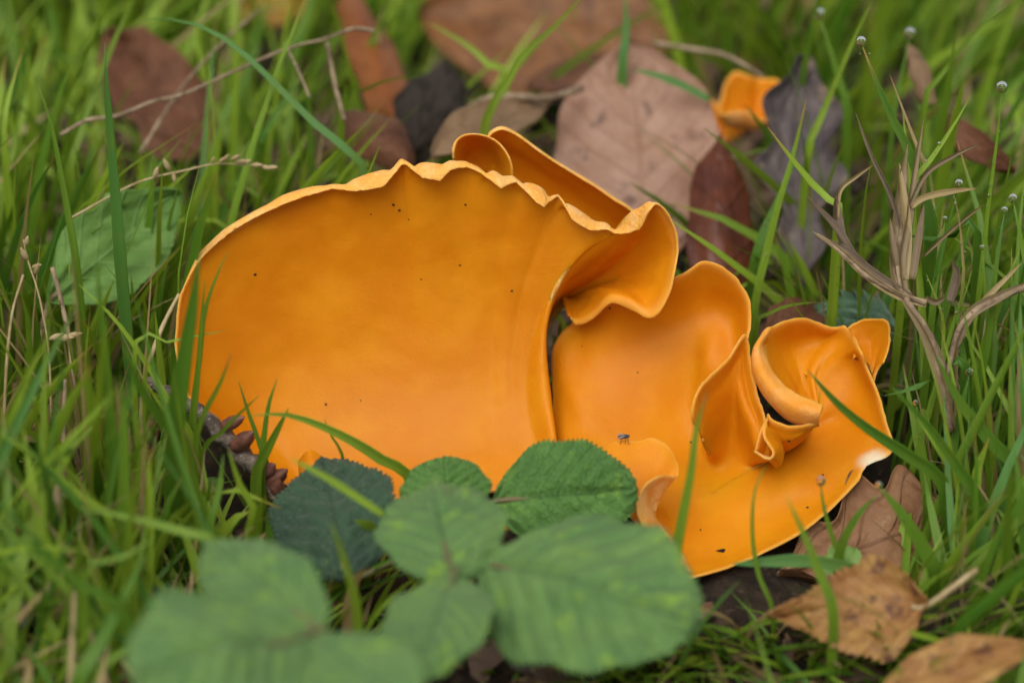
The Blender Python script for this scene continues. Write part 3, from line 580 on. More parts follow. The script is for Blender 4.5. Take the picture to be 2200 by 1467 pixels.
dead('dead_leaf', 'amber brown curved leaf behind the upright dewy grass stalk', 'dead leaf', (2020, 240, 7.0), (2180, 370, 5.0), 70, 'brown', 'beech', (0, -.7, .7), bend=-.15, cup=.15, seed=13, tear=.5, wave=.08)
dead('dead_leaf', 'orange and lime leaf blurred at the end of dry stems', 'dead leaf', (500, 40, 19.0), (680, 5, 20.5), 85, 'orange', 'beech', (0, -.6, .8), bend=.05, serr=.2, nser=8, seed=14, wave=.1)
dead('dead_leaf', 'grey brown rotting leaf flat beneath upright grass tuft', 'dead leaf', (-20, 850, Z, .4), (170, 960, Z, .5), 170, 'tan', 'beech', (0, -.4, .9), bend=.04, seed=15)
dead('dead_leaf', 'dark brown leaf scrap in grass beside the lowest bramble leaf', 'dead leaf', (190, 1400, Z, .6), (340, 1475, Z, .8), 110, 'brown', 'beech', (0, -.4, .9), bend=.05, seed=16)
dead('dead_leaf', 'orange brown curled leaf with yellow patches beside rotten wood', 'dead leaf', (1890, 1490, Z, 1.2), (2215, 1390, Z, 1.6), 130, 'birch', 'beech', (0, -.5, .9), bend=.06, seed=17, wave=.08)
dead('dead_leaf', 'dark red leaf sliver showing between bramble leaflets', 'dead leaf', (1050, 1110, Z, .4), (1150, 1140, Z, .5), 60, 'rust', 'beech', (0, -.5, .9), seed=18)
dead('dead_leaf', 'small dark brown leaf lying under the dewy grass at right of cup', 'dead leaf', (1650, 735, 1.5), (1760, 660, 3.0), 110, 'brown', 'beech', (0, -.4, .9), bend=.05, seed=21)
dead('dock_leaf', 'tattered green dock leaf with dark holes among grass', 'leaf', (105, 650, 2.6), (385, 415, 4.2), 200, 'green', 'beech', (.1, -.85, .4), stalk=(80, 760, 2.2), bend=.03, cup=.08, seed=22, serr=.05, tear=.3, wave=.05)
dead('thistle_leaf', 'spiny dark green leaf with pale hairs behind the ruffled cup', 'leaf', (1925, 715, 2.2), (1755, 672, 2.6), 105, 'spiny', 'strap', (0, -.7, .7), bend=.12, cup=-.1, pleat=.06, nv=6, seed=23, serr=.45, nser=7, wave=.1)
ivy = thing('ground_ivy_leaf', PZ(1810, 1260, .3), 'small pale lime green scalloped leaf on the brown oak leaf', 'leaf')
for tx, ty, w_ in ((1765, 1205, 50), (1795, 1172, 48), (1835, 1180, 50), (1862, 1215, 46)):
    b3, t3 = PZ(1812, 1228, .95), PZ(tx, ty, 1.1); leaf('lobe', b3, t3, pcm(w_, b3), LM['lime'], 'scallop', (0, -.6, .8), serr=.14, nser=5, seed=tx, parent=ivy, ns=24, nt=8, cup=.1)
obj('stalk', tubemesh('stalk', [PZ(1812, 1228, .93), PZ(1830, 1270, .4), PZ(1840, 1300, -.2)], .035, M_STEM, 6), ivy)
for i, (b, t, w_, lab) in enumerate([((0, 1240, Z, .6), (70, 1180, Z, .9), 60, 'small rounded green leaf low beneath blurred grass blades'), ((470, 1030, Z, .6), (430, 1105, Z, .9), 50, 'small oval green leaf under the bud twig'), ((1700, 1330, Z, .5), (1760, 1285, Z, .7), 40, 'small pale green leaf behind the birch leaf')]):
    dead('weed_leaf', lab, 'leaf', b, t, w_, 'green', 'beech', (0, -.5, .9), seed=30 + i)
dead('seed_husk', 'pale grey papery husk hanging in the grass', 'husk', (62, 1255, Z, 2.0), (52, 1350, Z, 1.5), 36, 'husk', 'beech', (0, -.8, .5), bend=.1, cup=-.3, seed=40)

# ------------------------------------------------------------------ twig with buds, dead wood
tw = thing('bud_twig', PZ(560, 1000, .3), 'knobbly brown twig with fat buds leaning on the large cup', 'twig')
tp_ = [Q(p) for p in [(318, 815, -.6), (370, 850, -1.0), (425, 885, -1.5), (480, 935, -1.9), (530, 985, -2.2), (575, 1030, -2.5), (600, 1070, -2.7)]]
obj('stem', tubemesh('stem', tp_, [.10, .13, .14, .17, .19, .18, .16], M_TWIG, 12, .55, 2, 60), tw)
def bud(b, t, r):
    b3, t3 = Q(b), Q(t); ax = (t3 - b3); L = np.linalg.norm(ax); ax /= L; a = np.cross(ax, [0, 1, .2]); a /= np.linalg.norm(a); bb = np.cross(ax, a)
    V, F = blob(np.zeros(3), 1, 14, 12, (r, r, L * .62), b[0], .12); V[:, :2] *= (1 - .55 * np.clip(V[:, 2:] / (L * .62), 0, 1) ** 1.5); V = (b3 + t3) / 2 + V @ np.stack([a, bb, ax])
    o = obj('bud', make_mesh('bud', V, F, None, M_BUD), tw)
    for k in range(5):
        ph = k * 2.4; d = a * math.cos(ph) + bb * math.sin(ph); s0 = b3 + ax * L * (.05 + .09 * k) + d * r * .8; leaf('bud_scale', s0, s0 + ax * L * .45 - d * r * .05, r * 1.5, M_BUD, 'beech', d, th=.012, cup=-.35, ns=8, nt=4, parent=o, seed=k)
bud((478, 918, -1.95), (520, 897, -2.1), .13); bud((504, 964, -2.15), (540, 930, -2.35), .17); bud((566, 1046, -2.5), (612, 1012, -2.7), .17); bud((560, 1020, -2.6), (588, 1000, -2.75), .14); bud((590, 1060, -2.6), (600, 1035, -2.8), .15)
for lab, pts, r in (('dark rotten wood lump under grass beside the ruffled cup', [(2040, 930, Z, .5), (2110, 920, Z, .7), (2190, 940, Z, .5)], [.2, .42, .3]),
                    ('grey brown rotten branch lying in grass behind the birch leaf stalk', [(1985, 1360, Z, .3), (2080, 1310, Z, .4), (2230, 1290, Z, .4)], [.3, .45, .5])):
    tag(obj('dead_wood', tubemesh('dead_wood', [Q(p) for p in pts], r, M_WOOD, 18, .6, 3, 40)), lab, 'wood')

# ------------------------------------------------------------------ grass
def blade_mesh(c, w, side=None, hue=.5, dry=0.0, tip=.3, fold=.25, n=18, flatbase=False):
    """one blade along the centre line c (base to tip): three-faceted, keeled, with real thickness"""
    c = resample(c, n); t = np.gradient(c, axis=0); t /= np.linalg.norm(t, axis=1, keepdims=True)
    if side is None:
        tc = CAM - c; tc /= np.linalg.norm(tc, axis=1, keepdims=True); side = np.cross(t, tc)
    sd_ = side - t * (side * t).sum(1, keepdims=True); sd_ /= np.linalg.norm(sd_, axis=1, keepdims=True); nr = np.cross(sd_, t)
    s = np.linspace(0, 1, n)[:, None]; wd = w / 2 * np.interp(s, [0, .15, .55, .85, 1], [.7, .95, 1, .55, .03])
    a = np.array([-1, -.5, 0, .5, 1]); G = c[:, None] + sd_[:, None] * (wd * a)[..., None] - nr[:, None] * (wd * fold * (1 - np.abs(a)))[..., None]
    V, F, A = solid(G, .012, flip=None); k = n * 5
    sv, av = np.repeat(s[:, 0], 5), np.tile(a, n)
    at = {'len': np.r_[sv, sv, s[:, 0]], 'across': np.r_[av, av, np.ones(n)], 'hue': np.full(len(V), hue), 'tip': np.full(len(V), tip), 'dry': np.full(len(V), dry)}
    if callable(dry): at['dry'] = dry(at['len'])
    return make_mesh('grass_blade', V, F, at, M_G)
drops = []; wet = []
def drop(p, r, label=None): drops.append((np.asarray(p), r, label))
def hero(pts, w, Yb, Yt, hue, label, dry=0.0, tip=.3, dew=0, group=None, twist=.25, ground=True, name='grass_blade', cat='grass blade'):
    """pts listed tip to base"""
    m = len(pts); c = [P(p[0], p[1], Yt + (Yb - Yt) * i / max(m - 1, 1)) for i, p in enumerate(pts)][::-1]
    b = c[0]
    if ground and b[2] > .1: c = [np.array([b[0] + (b[0] - c[1][0]) * .25, b[1] + .2, -.3])] + c
    c = np.array(c); tc = CAM - c.mean(0); base_side = np.cross(c[-1] - c[0], tc); base_side /= np.linalg.norm(base_side)
    up = tc / np.linalg.norm(tc); a = random.uniform(-1, 1) * twist * 2.2
    side = np.broadcast_to(base_side * math.cos(a) + up * math.sin(a), (18, 3))
    e = obj(name, blade_mesh(c, pcm(w, c.mean(0)), side, hue, dry, tip)); tag(e, label, cat, group)
    if c[:, 0].mean() > 5.2: wet.append((c, pcm(w, c.mean(0))))
    if dew: drop(c[-1] + np.array([0, 0, .02]), dew)
    return c
LG = 'upright green grass blades of the left tuft'
left_lab = 'upright green grass blade in the sharp tuft beside the large cup'
H = [
 ([(75, 170), (108, 260), (130, 370), (148, 470), (165, 580)], 17, 1.0, 1.6, .45, 'tall thin grass blade with grey tip beside the dock leaf', 0, .2),
 ([(225, 92), (230, 200), (240, 330), (250, 450), (262, 600)], 27, 0.2, .6, .12, 'tall broad blue green grass blade rising before the dock leaf', 0, .2),
 ([(310, 42), (390, 45), (470, 75), (540, 130), (620, 210), (700, 290), (790, 390)], 16, 4.0, 6.5, .10, 'long teal grass blade arching over the pale dry stem', 0, .1),
 ([(290, -10), (240, 100), (200, 200), (170, 290), (150, 380)], 22, 7, 9, .6, 'olive blurred grass blade slanting behind the tall blades', 0, .3),
 ([(50, 105), (22, 200), (10, 330)], 18, 5, 6, .9, 'olive yellow grass blade bent over at its tip', .1, .8),
 ([(490, 540), (462, 600), (440, 670), (428, 770), (412, 900), (405, 980)], 13, -2.2, -2.0, .5, 'slender grass blade curving against the left side of the large cup', 0, .3),
 ([(440, 600), (432, 700), (425, 800), (415, 940)], 14, -2.4, -2.2, .55, 'short-tipped grass blade pressed against the large cup edge', 0, .3),
 ([(428, 545), (415, 650), (396, 770), (380, 880), (372, 1000)], 44, -4.6, -4.6, .3, 'broadest dark green blade standing before the left cup edge', 0, .1),
 ([(268, 745), (300, 830), (345, 900), (400, 980)], 34, -5.0, -5.6, .35, 'broad dark green blade leaning toward the bud twig', 0, .1),
 ([(170, 612), (250, 690), (320, 790), (360, 860), (420, 960)], 14, -2.5, -1.5, .85, 'yellow green grass blade leaning diagonally across the left tuft', 0, .3),
 ([(485, 710), (430, 720), (360, 735), (290, 748)], 12, -2.2, -2.0, .7, 'short grass blade pointing sideways across the cup edge', 0, .2, 0, None),
 ([(512, 818), (535, 890), (560, 960), (580, 1030)], 12, -2.6, -2.2, .35, 'thin dark blade leaning back before the large cup', 0, .2),
 ([(596, 812), (577, 870), (567, 940), (562, 1010)], 17, -2.8, -2.6, .4, 'short broad blade with brown marks standing against the cup', .12, .4),
 ([(556, 850), (515, 888), (475, 930), (430, 990)], 14, -3.4, -3.2, .6, 'grass blade sloping over the twig buds', 0, .2),
 ([(620, 876), (595, 925), (570, 975), (550, 1030)], 24, -3.0, -3.2, .55, 'short cut-off blade beside the bud twig', 0, .2),
 ([(540, 893), (610, 890), (690, 915), (770, 955), (830, 995), (880, 1030)], 24, -3.4, -3.8, .65, 'arching grass blade bowed across the foot of the large cup', 0, .1),
 ([(697, 900), (716, 945), (738, 995)], 9, -3.2, -3.2, .5, 'thin dark blade crossing the arched blade', 0, .2),
 ([(497, 760), (470, 830), (443, 880), (420, 970)], 15, -3.6, -3.6, .6, 'blurred leaning blade with brown tip by the cup edge', 0, .9),
 ([(-10, 925), (80, 985), (175, 1068), (240, 1130)], 20, -6.5, -6.5, .9, 'pale yellow green blade lying diagonally in front grass', .15, .5),
 ([(165, 1090), (280, 1112), (380, 1140), (470, 1195)], 24, -8.5, -8.0, .55, 'blurred grass blade lying across toward the pale bramble leaf', 0, .2),
 ([(-20, 1120), (80, 1180), (180, 1260), (270, 1330)], 26, -9.5, -9.5, .3, 'blurred dark blade sloping down through front grass', 0, .2),
 ([(340, 1150), (260, 1200), (180, 1245)], 24, -9.0, -8.5, .5, 'blurred blade sloping up toward the pale bramble leaf tip', 0, .2),
 ([(315, 1185), (262, 1290), (210, 1390), (165, 1480)], 36, -10.0, -9.0, .25, 'wide blurred blue green blade beside the lowest bramble leaf', 0, .2),
 ([(490, 965), (515, 1040), (545, 1095), (535, 1150)], 20, -5.5, -5.5, .9, 'bright kinked blade hanging beside the dark bramble leaflet', 0, .2),
 ([(480, 975), (470, 1060), (452, 1150)], 20, -6.0, -5.5, .4, 'teal blurred blade beside the bud twig', 0, .2),
 ([(625, 985), (700, 1025), (770, 1070), (830, 1110)], 16, -6.6, -6.4, .75, 'thin blurred blade lying across the dark bramble leaflet', 0, .2, 0, None, .1, False),
 ([(710, 1120), (735, 1190), (755, 1260), (768, 1330)], 22, -8.4, -8.6, .9, 'bright lime blade standing before the dark bramble leaflet', 0, .2),
 ([(1520, 838), (1496, 920), (1485, 1010), (1466, 1110), (1450, 1215)], 22, -6.5, -6.0, .6, 'upright grass blade crossing in front of the ruffled cup middle', 0, .9),
 ([(1735, 795), (1800, 868), (1870, 925), (1945, 975), (2030, 1050)], 30, -3.6, -3.4, .3, 'broad grass blade lying across the right side of the ruffled cup', 0, .1),
 ([(1645, 1000), (1620, 1060), (1617, 1160), (1632, 1240), (1660, 1310)], 11, -6.2, -5.4, .5, 'thin curved blade rising in front of the cup rim', 0, .2),
 ([(1763, 1035), (1770, 1090), (1790, 1160), (1810, 1215)], 12, -5.0, -4.8, .5, 'thin blade with dewdrop at its tip above the oak leaf', 0, .2, .09),
 ([(1690, 1068), (1728, 1150), (1760, 1230), (1790, 1320)], 22, -7.5, -7.0, .55, 'blurred blade leaning over the rim near the lime leaf', 0, .2),
 ([(1888, 1045), (1935, 1100), (1985, 1180), (2010, 1240)], 34, -5.4, -5.2, .4, 'broad folded blade bent down over the oak leaf', 0, .1, .07),
 ([(1885, 1062), (1840, 1110), (1805, 1180), (1800, 1240)], 22, -5.2, -5.2, .35, 'blade leaning up to the folded blade tip over the oak leaf', 0, .1),
 ([(1572, 1212), (1660, 1206), (1740, 1205), (1840, 1222)], 28, -5.6, -5.8, .08, 'flat pale teal blade lying level below the ruffled cup', 0, .1, 0, None, .2, False),
 ([(1732, 215), (1705, 330), (1672, 440), (1645, 550), (1622, 660)], 19, 2.6, 3.4, .6, 'tall brown-tipped blade beside the dark red leaf', 0, .9),
 ([(1715, 330), (1672, 430), (1640, 500), (1618, 590)], 24, 3.6, 4.4, .25, 'pale blade leaning beside the dark red leaf', 0, .2),
 ([(1758, 649), (1700, 655), (1655, 672), (1625, 705)], 11, 1.6, 1.6, .6, 'short arched blade between the red leaf and ruffled cup', 0, .2),
 ([(2152, 190), (2142, 300), (2125, 430), (2110, 570), (2095, 700)], 11, .3, .8, .6, 'tall straight dewy stalk topped with a large dewdrop', 0, .1, .11),
 ([(1850, 92), (1872, 150), (1915, 250), (1955, 330), (1985, 420), (2000, 520)], 28, 1.0, 2.2, .2, 'broad blue green blade with yellow streak and tip dewdrop', 0, .7, .10),
 ([(1912, 162), (1945, 250), (1975, 330), (1985, 400)], 14, 1.2, 1.8, .6, 'pinkish straw blade beside the yellow streaked blade', .8, .2),
 ([(2086, 205), (2040, 285), (1995, 350), (1960, 430)], 18, 1.0, 1.6, .95, 'yellow green pointed blade springing from the dry stems', .15, .4),
 ([(1648, 272), (1700, 340), (1750, 400), (1790, 440), (1800, 480)], 24, 1.2, 1.8, .98, 'yellowing blade with brown tip on the dry side stem', .28, .9),
 ([(1875, -5), (1815, 130), (1765, 250), (1735, 340)], 18, 6.5, 7.5, .9, 'olive blurred blade with brown joint behind the oak leaf', .2, .5),
 ([(2165, 12), (2090, 75), (2020, 165), (1985, 240)], 17, 6, 6.8, .6, 'curved blurred blade behind the dewy stalk', 0, .3),
 ([(1343, -20), (1345, 70), (1336, 165)], 30, 10.5, 11.0, .05, 'teal upright blade standing before the amber leaf', 0, .1),
 ([(1255, -15), (1190, 60), (1125, 115), (1085, 190), (1040, 290)], 22, 7.0, 8.0, .85, 'long olive blade slanting in front of the amber leaf', .12, .3),
 ([(897, 165), (835, 172), (780, 195), (735, 225)], 15, 7.5, 7.2, .7, 'bright curved blade reaching over the rust leaf', 0, .4),
 ([(1360, 150), (1420, 165), (1480, 190), (1525, 215)], 16, 9.4, 9.8, .08, 'pale teal blade lying over the pinkish leaf top', 0, .1, 0, None, .2, False),
 ([(920, 50), (1000, 95), (1050, 140), (1085, 185)], 20, 9.5, 10.5, .85, 'blurred olive blade bowed toward the slanting blade foot', .1, .2),
 ([(2200, 615), (2120, 660), (2040, 700)], 12, -.4, -.4, .6, 'grass blade sloping through the dewy right-hand tuft', 0, .3),
 ([(1910, 500), (1960, 508), (2035, 515), (2100, 505)], 22, .8, .8, .2, 'level blue green blade with dewdrops behind dry stems', 0, .1),
 ([(1900, 850), (1960, 835), (2020, 808), (2075, 790)], 26, -1.5, -1.5, .2, 'curled dewy blade lying level beside the ruffled cup', 0, .1),
 ([(2085, 480), (2050, 600), (2020, 700), (2010, 790)], 26, -.2, .2, .25, 'broad upright dewy blade behind the brown fork', 0, .1),
 ([(2190, 540), (2150, 640), (2110, 760), (2080, 850)], 24, -.8, -.6, .6, 'slanting green blade over the brown fork', 0, .2),
 ([(1915, 830), (1985, 905), (2055, 1000), (2110, 1100)], 26, -4.0, -3.6, .3, 'long blade leaning away below the level dewy blade', 0, .2),
 ([(2010, 760), (2060, 860), (2130, 950), (2210, 1040)], 30, -3.0, -2.6, .3, 'broad blade falling right across the rotten wood lump', 0, .2),
 ([(2125, 940), (2100, 1010), (2095, 1060)], 28, -3.4, -3.2, .98, 'yellow tipped short blade beside the rotten wood', .25, .9),
 ([(1990, 590), (2025, 680), (2025, 760), (2022, 800)], 10, -.6, -.4, .98, 'thin bright yellow grass blade hanging below dry stems', .42, .2),
 ([(2050, 420), (2062, 480), (2068, 560), (2066, 640)], 9, -.2, .0, .98, 'orange straw coloured needle blade beside dry stems', .55, .9),
]
for h in H:
    pts, w, Yb, Yt, hue, lab = h[:6]; hero(pts, w, Yb, Yt, hue, lab, *h[6:])
# seeded heads and straw stems
def stem(label, pts, rad, m=M_STRAW, seeds=None, ground=False, name='straw', cat='straw', rough=.25):
    c = [Q(p) for p in pts]
    if ground and c[0][2] > .1: c = [np.array([c[0][0] + (c[0][0] - c[1][0]) * .15, c[0][1] + .2, -.3])] + c
    if seeds:
        t = thing(name, c[0], label, cat); obj('culm', tubemesh('culm', c, rad, m, 7, rough, pts[0][0]), t)
        for p, a, L in seeds:
            p3 = Q(p); d = np.array([math.cos(a), -.2, math.sin(a)]); leaf('spikelet', p3, p3 + d * L * .6, L * .2, M_PALE, 'beech', (0, -.9, .3), cup=-.3, th=.02, ns=10, nt=5, parent=t, seed=L * 9)
        return t
    return tag(obj(name, tubemesh(name, c, rad, m, 8, rough, pts[0][0])), label, cat)
stem('long pale dry stem slanting through blurred grass', [(130, 290, 5.5), (190, 258, 5.7), (250, 250, 6), (330, 218, 6.2), (400, 200, 6.5), (560, 128, 7), (640, 98, 7.2), (700, 84, 7.5), (760, 62, 7.7), (805, 68, 7.8)], [.045, .045, .04, .035, .03, .05], M_STRAW)
stem('second dry stem crossing beside the long pale stem', [(300, 330, 7), (390, 190, 8.5), (480, 90, 10), (560, 20, 11)], [.045, .04, .035, .03], M_STRAW)
stem('grey straw piece standing against the rust leaf', [(740, 260, 6.5), (722, 190, 7.2), (702, 92, 7.8)], [.045, .05, .04], M_STRAW)
stem('white thin straw hanging from the long pale stem', [(665, 210, 6.0), (640, 150, 6.4), (612, 95, 6.8)], [.03, .03, .015], M_STRAW, ground=False)
stem('pale dry stem lying above the pinkish leaf', [(1640, 165, 10), (1560, 120, 11), (1480, 105, 11.5), (1400, 92, 12)], [.04, .05, .06, .05], M_STRAW)
stem('brown straw lying before the blackish leaf', [(1250, 190, 10), (1180, 210, 9), (1040, 215, 9), (960, 300, 7)], [.08, .09, .09, .07], M_STRAW)
stem('pale seed head of a dry grass beside the dock leaf', [(150, 470, 2.5), (290, 395, 3.2), (400, 366, 3.6), (470, 352, 3.8), (560, 358, 4), (600, 362, 4)], [.025, .024, .022, .02, .015, .01], M_PALE,
     [((455, 352, 3.7), 1.2, .28), ((470, 350, 3.8), .8, .3), ((480, 348, 3.8), 1.0, .35), ((495, 345, 3.8), .6, .4), ((505, 350, 3.9), .3, .4), ((520, 352, 3.9), .5, .35), ((540, 355, 4), .1, .4), ((560, 358, 4), -.1, .4), ((575, 360, 4), .1, .35), ((365, 368, 3.5), 1.9, .5), ((372, 372, 3.5), -1.4, .35), ((330, 385, 3.3), 1.2, .5)], name='flowering_grass', cat='seed head')
stem('small pale seed head with open husks in the left tuft', [(110, 900, -1.5), (105, 760, -1), (85, 640, -.6), (60, 560, -.3), (50, 515, -.2)], [.025, .022, .02, .02, .012], M_PALE,
     [((60, 560, -.3), 1.9, .5), ((68, 575, -.4), .4, .35), ((75, 590, -.4), 1.2, .45), ((55, 530, -.3), 1.3, .4), ((105, 730, -1), .5, .55), ((120, 725, -1), .1, .6), ((145, 722, -1), .3, .5)], name='flowering_grass', cat='seed head')
stem('grey broken straw stub standing in the left tuft', [(165, 900, -1.2), (150, 740, -.8), (130, 640, -.5), (112, 575, -.4)], [.05, .055, .05, .04], M_STRAW)
stem('yellow curved thin stem at the tuft beside seed head', [(8, 1000, -2.5), (12, 820, -2.0), (25, 680, -1.6), (50, 590, -1.2)], [.03, .03, .028, .02], M_PALE)
stem('tan straw sloping up behind the large cup edge', [(320, 780, .0), (350, 700, .4), (385, 632, .8)], [.05, .05, .04], M_PALE)
stem('broad yellow dead straw upright in front grass', [(112, 1160, -6), (128, 1060, -5.6), (134, 990, -5.4)], [.10, .11, .10], M_PALE)
stem('reddish brown thin straw in front grass', [(136, 960, -3), (138, 880, -2.6), (140, 815, -2.4)], [.05, .05, .03], M_STRAW)
dry = thing('dry_grass_clump', PZ(2035, 920, .2), 'cluster of brown dry grass stems forking beside the ruffled cup', 'dry grass')
for nm, pts, rad, m in [
    ('culm', [(2040, 925, -2.0), (2030, 830, -1.8), (1995, 720, -1.4), (1945, 640, -1.0)], [.10, .10, .08, .05], M_STRAW),
    ('culm', [(1960, 660, -.9), (1930, 600, -.6), (1938, 480, .2), (1945, 380, .7), (1948, 325, 1.0)], [.07, .09, .08, .06, .03], M_STRAW),
    ('culm', [(1990, 650, -1.0), (1930, 630, -.8), (1860, 590, -.6), (1800, 535, -.3), (1755, 503, -.1)], [.06, .06, .06, .05, .03], M_STRAW),
    ('fork', [(2030, 840, -1.7), (2050, 740, -1.4), (2080, 680, -1.2), (2150, 640, -1.0), (2210, 615, -.9)], [.05, .05, .07, .07, .07], M_STRAW)]:
    obj(nm, tubemesh(nm, [Q(p) for p in pts], rad, m, 10, .45, pts[0][0]), dry)
for pts, w in [
    ([(2046, 925, -2.1), (2022, 830, -1.9), (1985, 720, -1.5), (1935, 640, -1.1)], 26), ([(2030, 900, -1.9), (2036, 830, -1.7), (2005, 740, -1.35), (1960, 660, -1.0), (1935, 640, -.9)], 22),
    ([(1968, 660, -1.0), (1925, 590, -.6), (1930, 480, .1), (1938, 390, .6), (1950, 310, .9)], 26), ([(1950, 650, -.9), (1940, 560, -.5), (1955, 470, .1), (1962, 400, .5), (1984, 255, 1.3)], 18),
    ([(1945, 600, -.7), (1950, 520, -.2), (1946, 450, .2), (1932, 350, .8)], 20), ([(1935, 610, -.7), (1918, 520, -.3), (1912, 470, .0)], 16), ([(1960, 600, -.7), (1972, 520, -.3), (1985, 440, .1)], 16),
    ([(1990, 655, -1.05), (1930, 636, -.85), (1862, 592, -.65), (1802, 537, -.35), (1746, 498, -.1)], 20), ([(1960, 640, -.9), (1870, 580, -.55), (1830, 545, -.4), (1790, 522, -.2), (1748, 508, -.1)], 16),
    ([(1855, 585, -.55), (1815, 515, -.2), (1790, 480, 0), (1734, 422, .3)], 15), ([(1812, 525, -.25), (1800, 465, .2), (1796, 420, .45)], 24), ([(1800, 470, .2), (1806, 410, .5), (1840, 380, .7), (1880, 352, .9)], 10),
    ([(1935, 540, -.1), (1920, 440, .3), (1870, 330, .9), (1838, 243, 1.4)], 11), ([(1952, 450, .25), (1990, 375, .6), (2050, 335, .9), (2105, 309, 1.1)], 11), ([(1958, 445, .2), (1985, 425, .3), (2040, 412, .4), (2097, 405, .5)], 14),
    ([(1985, 550, -.25), (2050, 490, 0), (2114, 439, .3)], 9), ([(2050, 745, -1.45), (2085, 675, -1.25), (2150, 636, -1.05), (2215, 605, -.9)], 24), ([(2070, 700, -1.3), (2120, 640, -1.0), (2195, 565, -.7)], 12),
    ([(2040, 650, -1.0), (2055, 590, -.8), (2045, 560, -.7)], 22), ([(1990, 640, -1.0), (2010, 650, -1.0), (2030, 640, -1.0)], 14)]:
    c = np.array([Q(p) for p in pts]); a_ = random.uniform(-.7, .7)
    bs = np.cross(c[-1] - c[0], CAM - c[0]); bs /= np.linalg.norm(bs); tc = (CAM - c[0]) / np.linalg.norm(CAM - c[0])
    obj('dry_sheath', blade_mesh(c, pcm(w, c.mean(0)), np.broadcast_to(bs * math.cos(a_) + tc * math.sin(a_), (18, 3)), .9, random.choice([1.0, 1.4, 1.45, 1.7]), .3, fold=.7), dry)

# ---- the mass of grass: one object, thousands of keeled blades
def blades(xy, h, w, lean, az, hue, dryv, tipv, seg=7, droop=None):
    n = len(xy); t = np.linspace(0, 1, seg)[None, :, None]
    base = np.c_[xy, gz(xy[:, 0], xy[:, 1]) - .35][:, None]
    d = np.c_[np.cos(az), np.sin(az), 0 * az][:, None]; up = np.array([0, 0, 1.0])
    droop = np.zeros(n) if droop is None else droop
    L = lean[:, None, None]; hh = h[:, None, None]
    wig = rng.normal(0, .035, (n, 1, 3)) * np.array([1, 1, 0]) * np.sin(t * 3.1 + rng.uniform(0, 6, (n, 1, 1)))
    C = base + hh * (up * (t * np.cos(L) - droop[:, None, None] * t ** 3) + d * (t * np.sin(L) * .5 + t ** 2 * np.sin(L) * .8 + droop[:, None, None] * .5 * t ** 2) + wig)
    tw = az + math.pi / 2 + rng.normal(0, .9, n)
    sd_ = np.c_[np.cos(tw), np.sin(tw), 0 * tw][:, None]
    tt = np.gradient(C, axis=1); tt /= np.linalg.norm(tt, axis=2, keepdims=True)
    sd_ = sd_ - tt * (sd_ * tt).sum(2, keepdims=True); sd_ /= np.maximum(np.linalg.norm(sd_, axis=2, keepdims=True), 1e-6); nr = np.cross(sd_, tt)
    wd = (w / 2)[:, None, None] * np.interp(t, [0, .15, .5, .85, 1], [.75, 1, .95, .5, .04])
    V = np.stack([C - sd_ * wd, C + nr * wd * .35, C + sd_ * wd], 2)
    V0 = V.reshape(-1, 3)
    i = np.arange(n)[:, None, None] * seg * 3; j = np.arange(seg - 1)[None, :, None] * 3; k = np.arange(2)[None, None]
    b = i + j + k; F = np.stack([b, b + 1, b + 4, b + 3], -1).reshape(-1, 4)
    rep = seg * 3
    A = {'len': np.tile(np.repeat(np.linspace(0, 1, seg), 3), n), 'across': np.tile([-1., 0, 1.], n * seg), 'hue': np.repeat(hue, rep), 'dry': np.repeat(dryv, rep), 'tip': np.repeat(tipv, rep)}
    return V0, F, A, C
def inpoly(x, y, poly):
    r = np.zeros(np.shape(x), bool); q = poly[-1]
    for p in poly:
        c = ((p[1] > y) != (q[1] > y)) & (x < (q[0] - p[0]) * (y - p[1]) / (q[1] - p[1] + 1e-9) + p[0]); r ^= c; q = p
    return r
FUNG = [(372, 760), (420, 535), (540, 445), (860, 330), (980, 280), (1090, 262), (1360, 420), (1460, 470), (1630, 570), (1700, 660), (1930, 670), (1950, 980), (1700, 1190), (1460, 1262), (600, 1080), (430, 930)]
BRAM = [(300, 1480), (340, 1260), (430, 1150), (560, 1160), (570, 1040), (660, 975), (950, 965), (1200, 920), (1380, 1050), (1500, 1290), (1490, 1440), (900, 1480)]
LITT = [(720, 60), (950, -40), (1420, -40), (1510, 120), (1660, 180), (1790, 130), (1800, 640), (1500, 600), (1000, 330), (700, 350)]
LEAFS = [(1650, 1270), (1990, 1270), (1990, 1440), (1650, 1440)]; OAK = [(1640, 1100), (1860, 960), (1950, 970), (2040, 1110), (1900, 1260), (1650, 1260)]
DOCK = [(110, 640), (230, 400), (380, 410), (330, 520), (150, 650)]; EL = [(205, 85), (395, 85), (440, 300), (230, 300)]
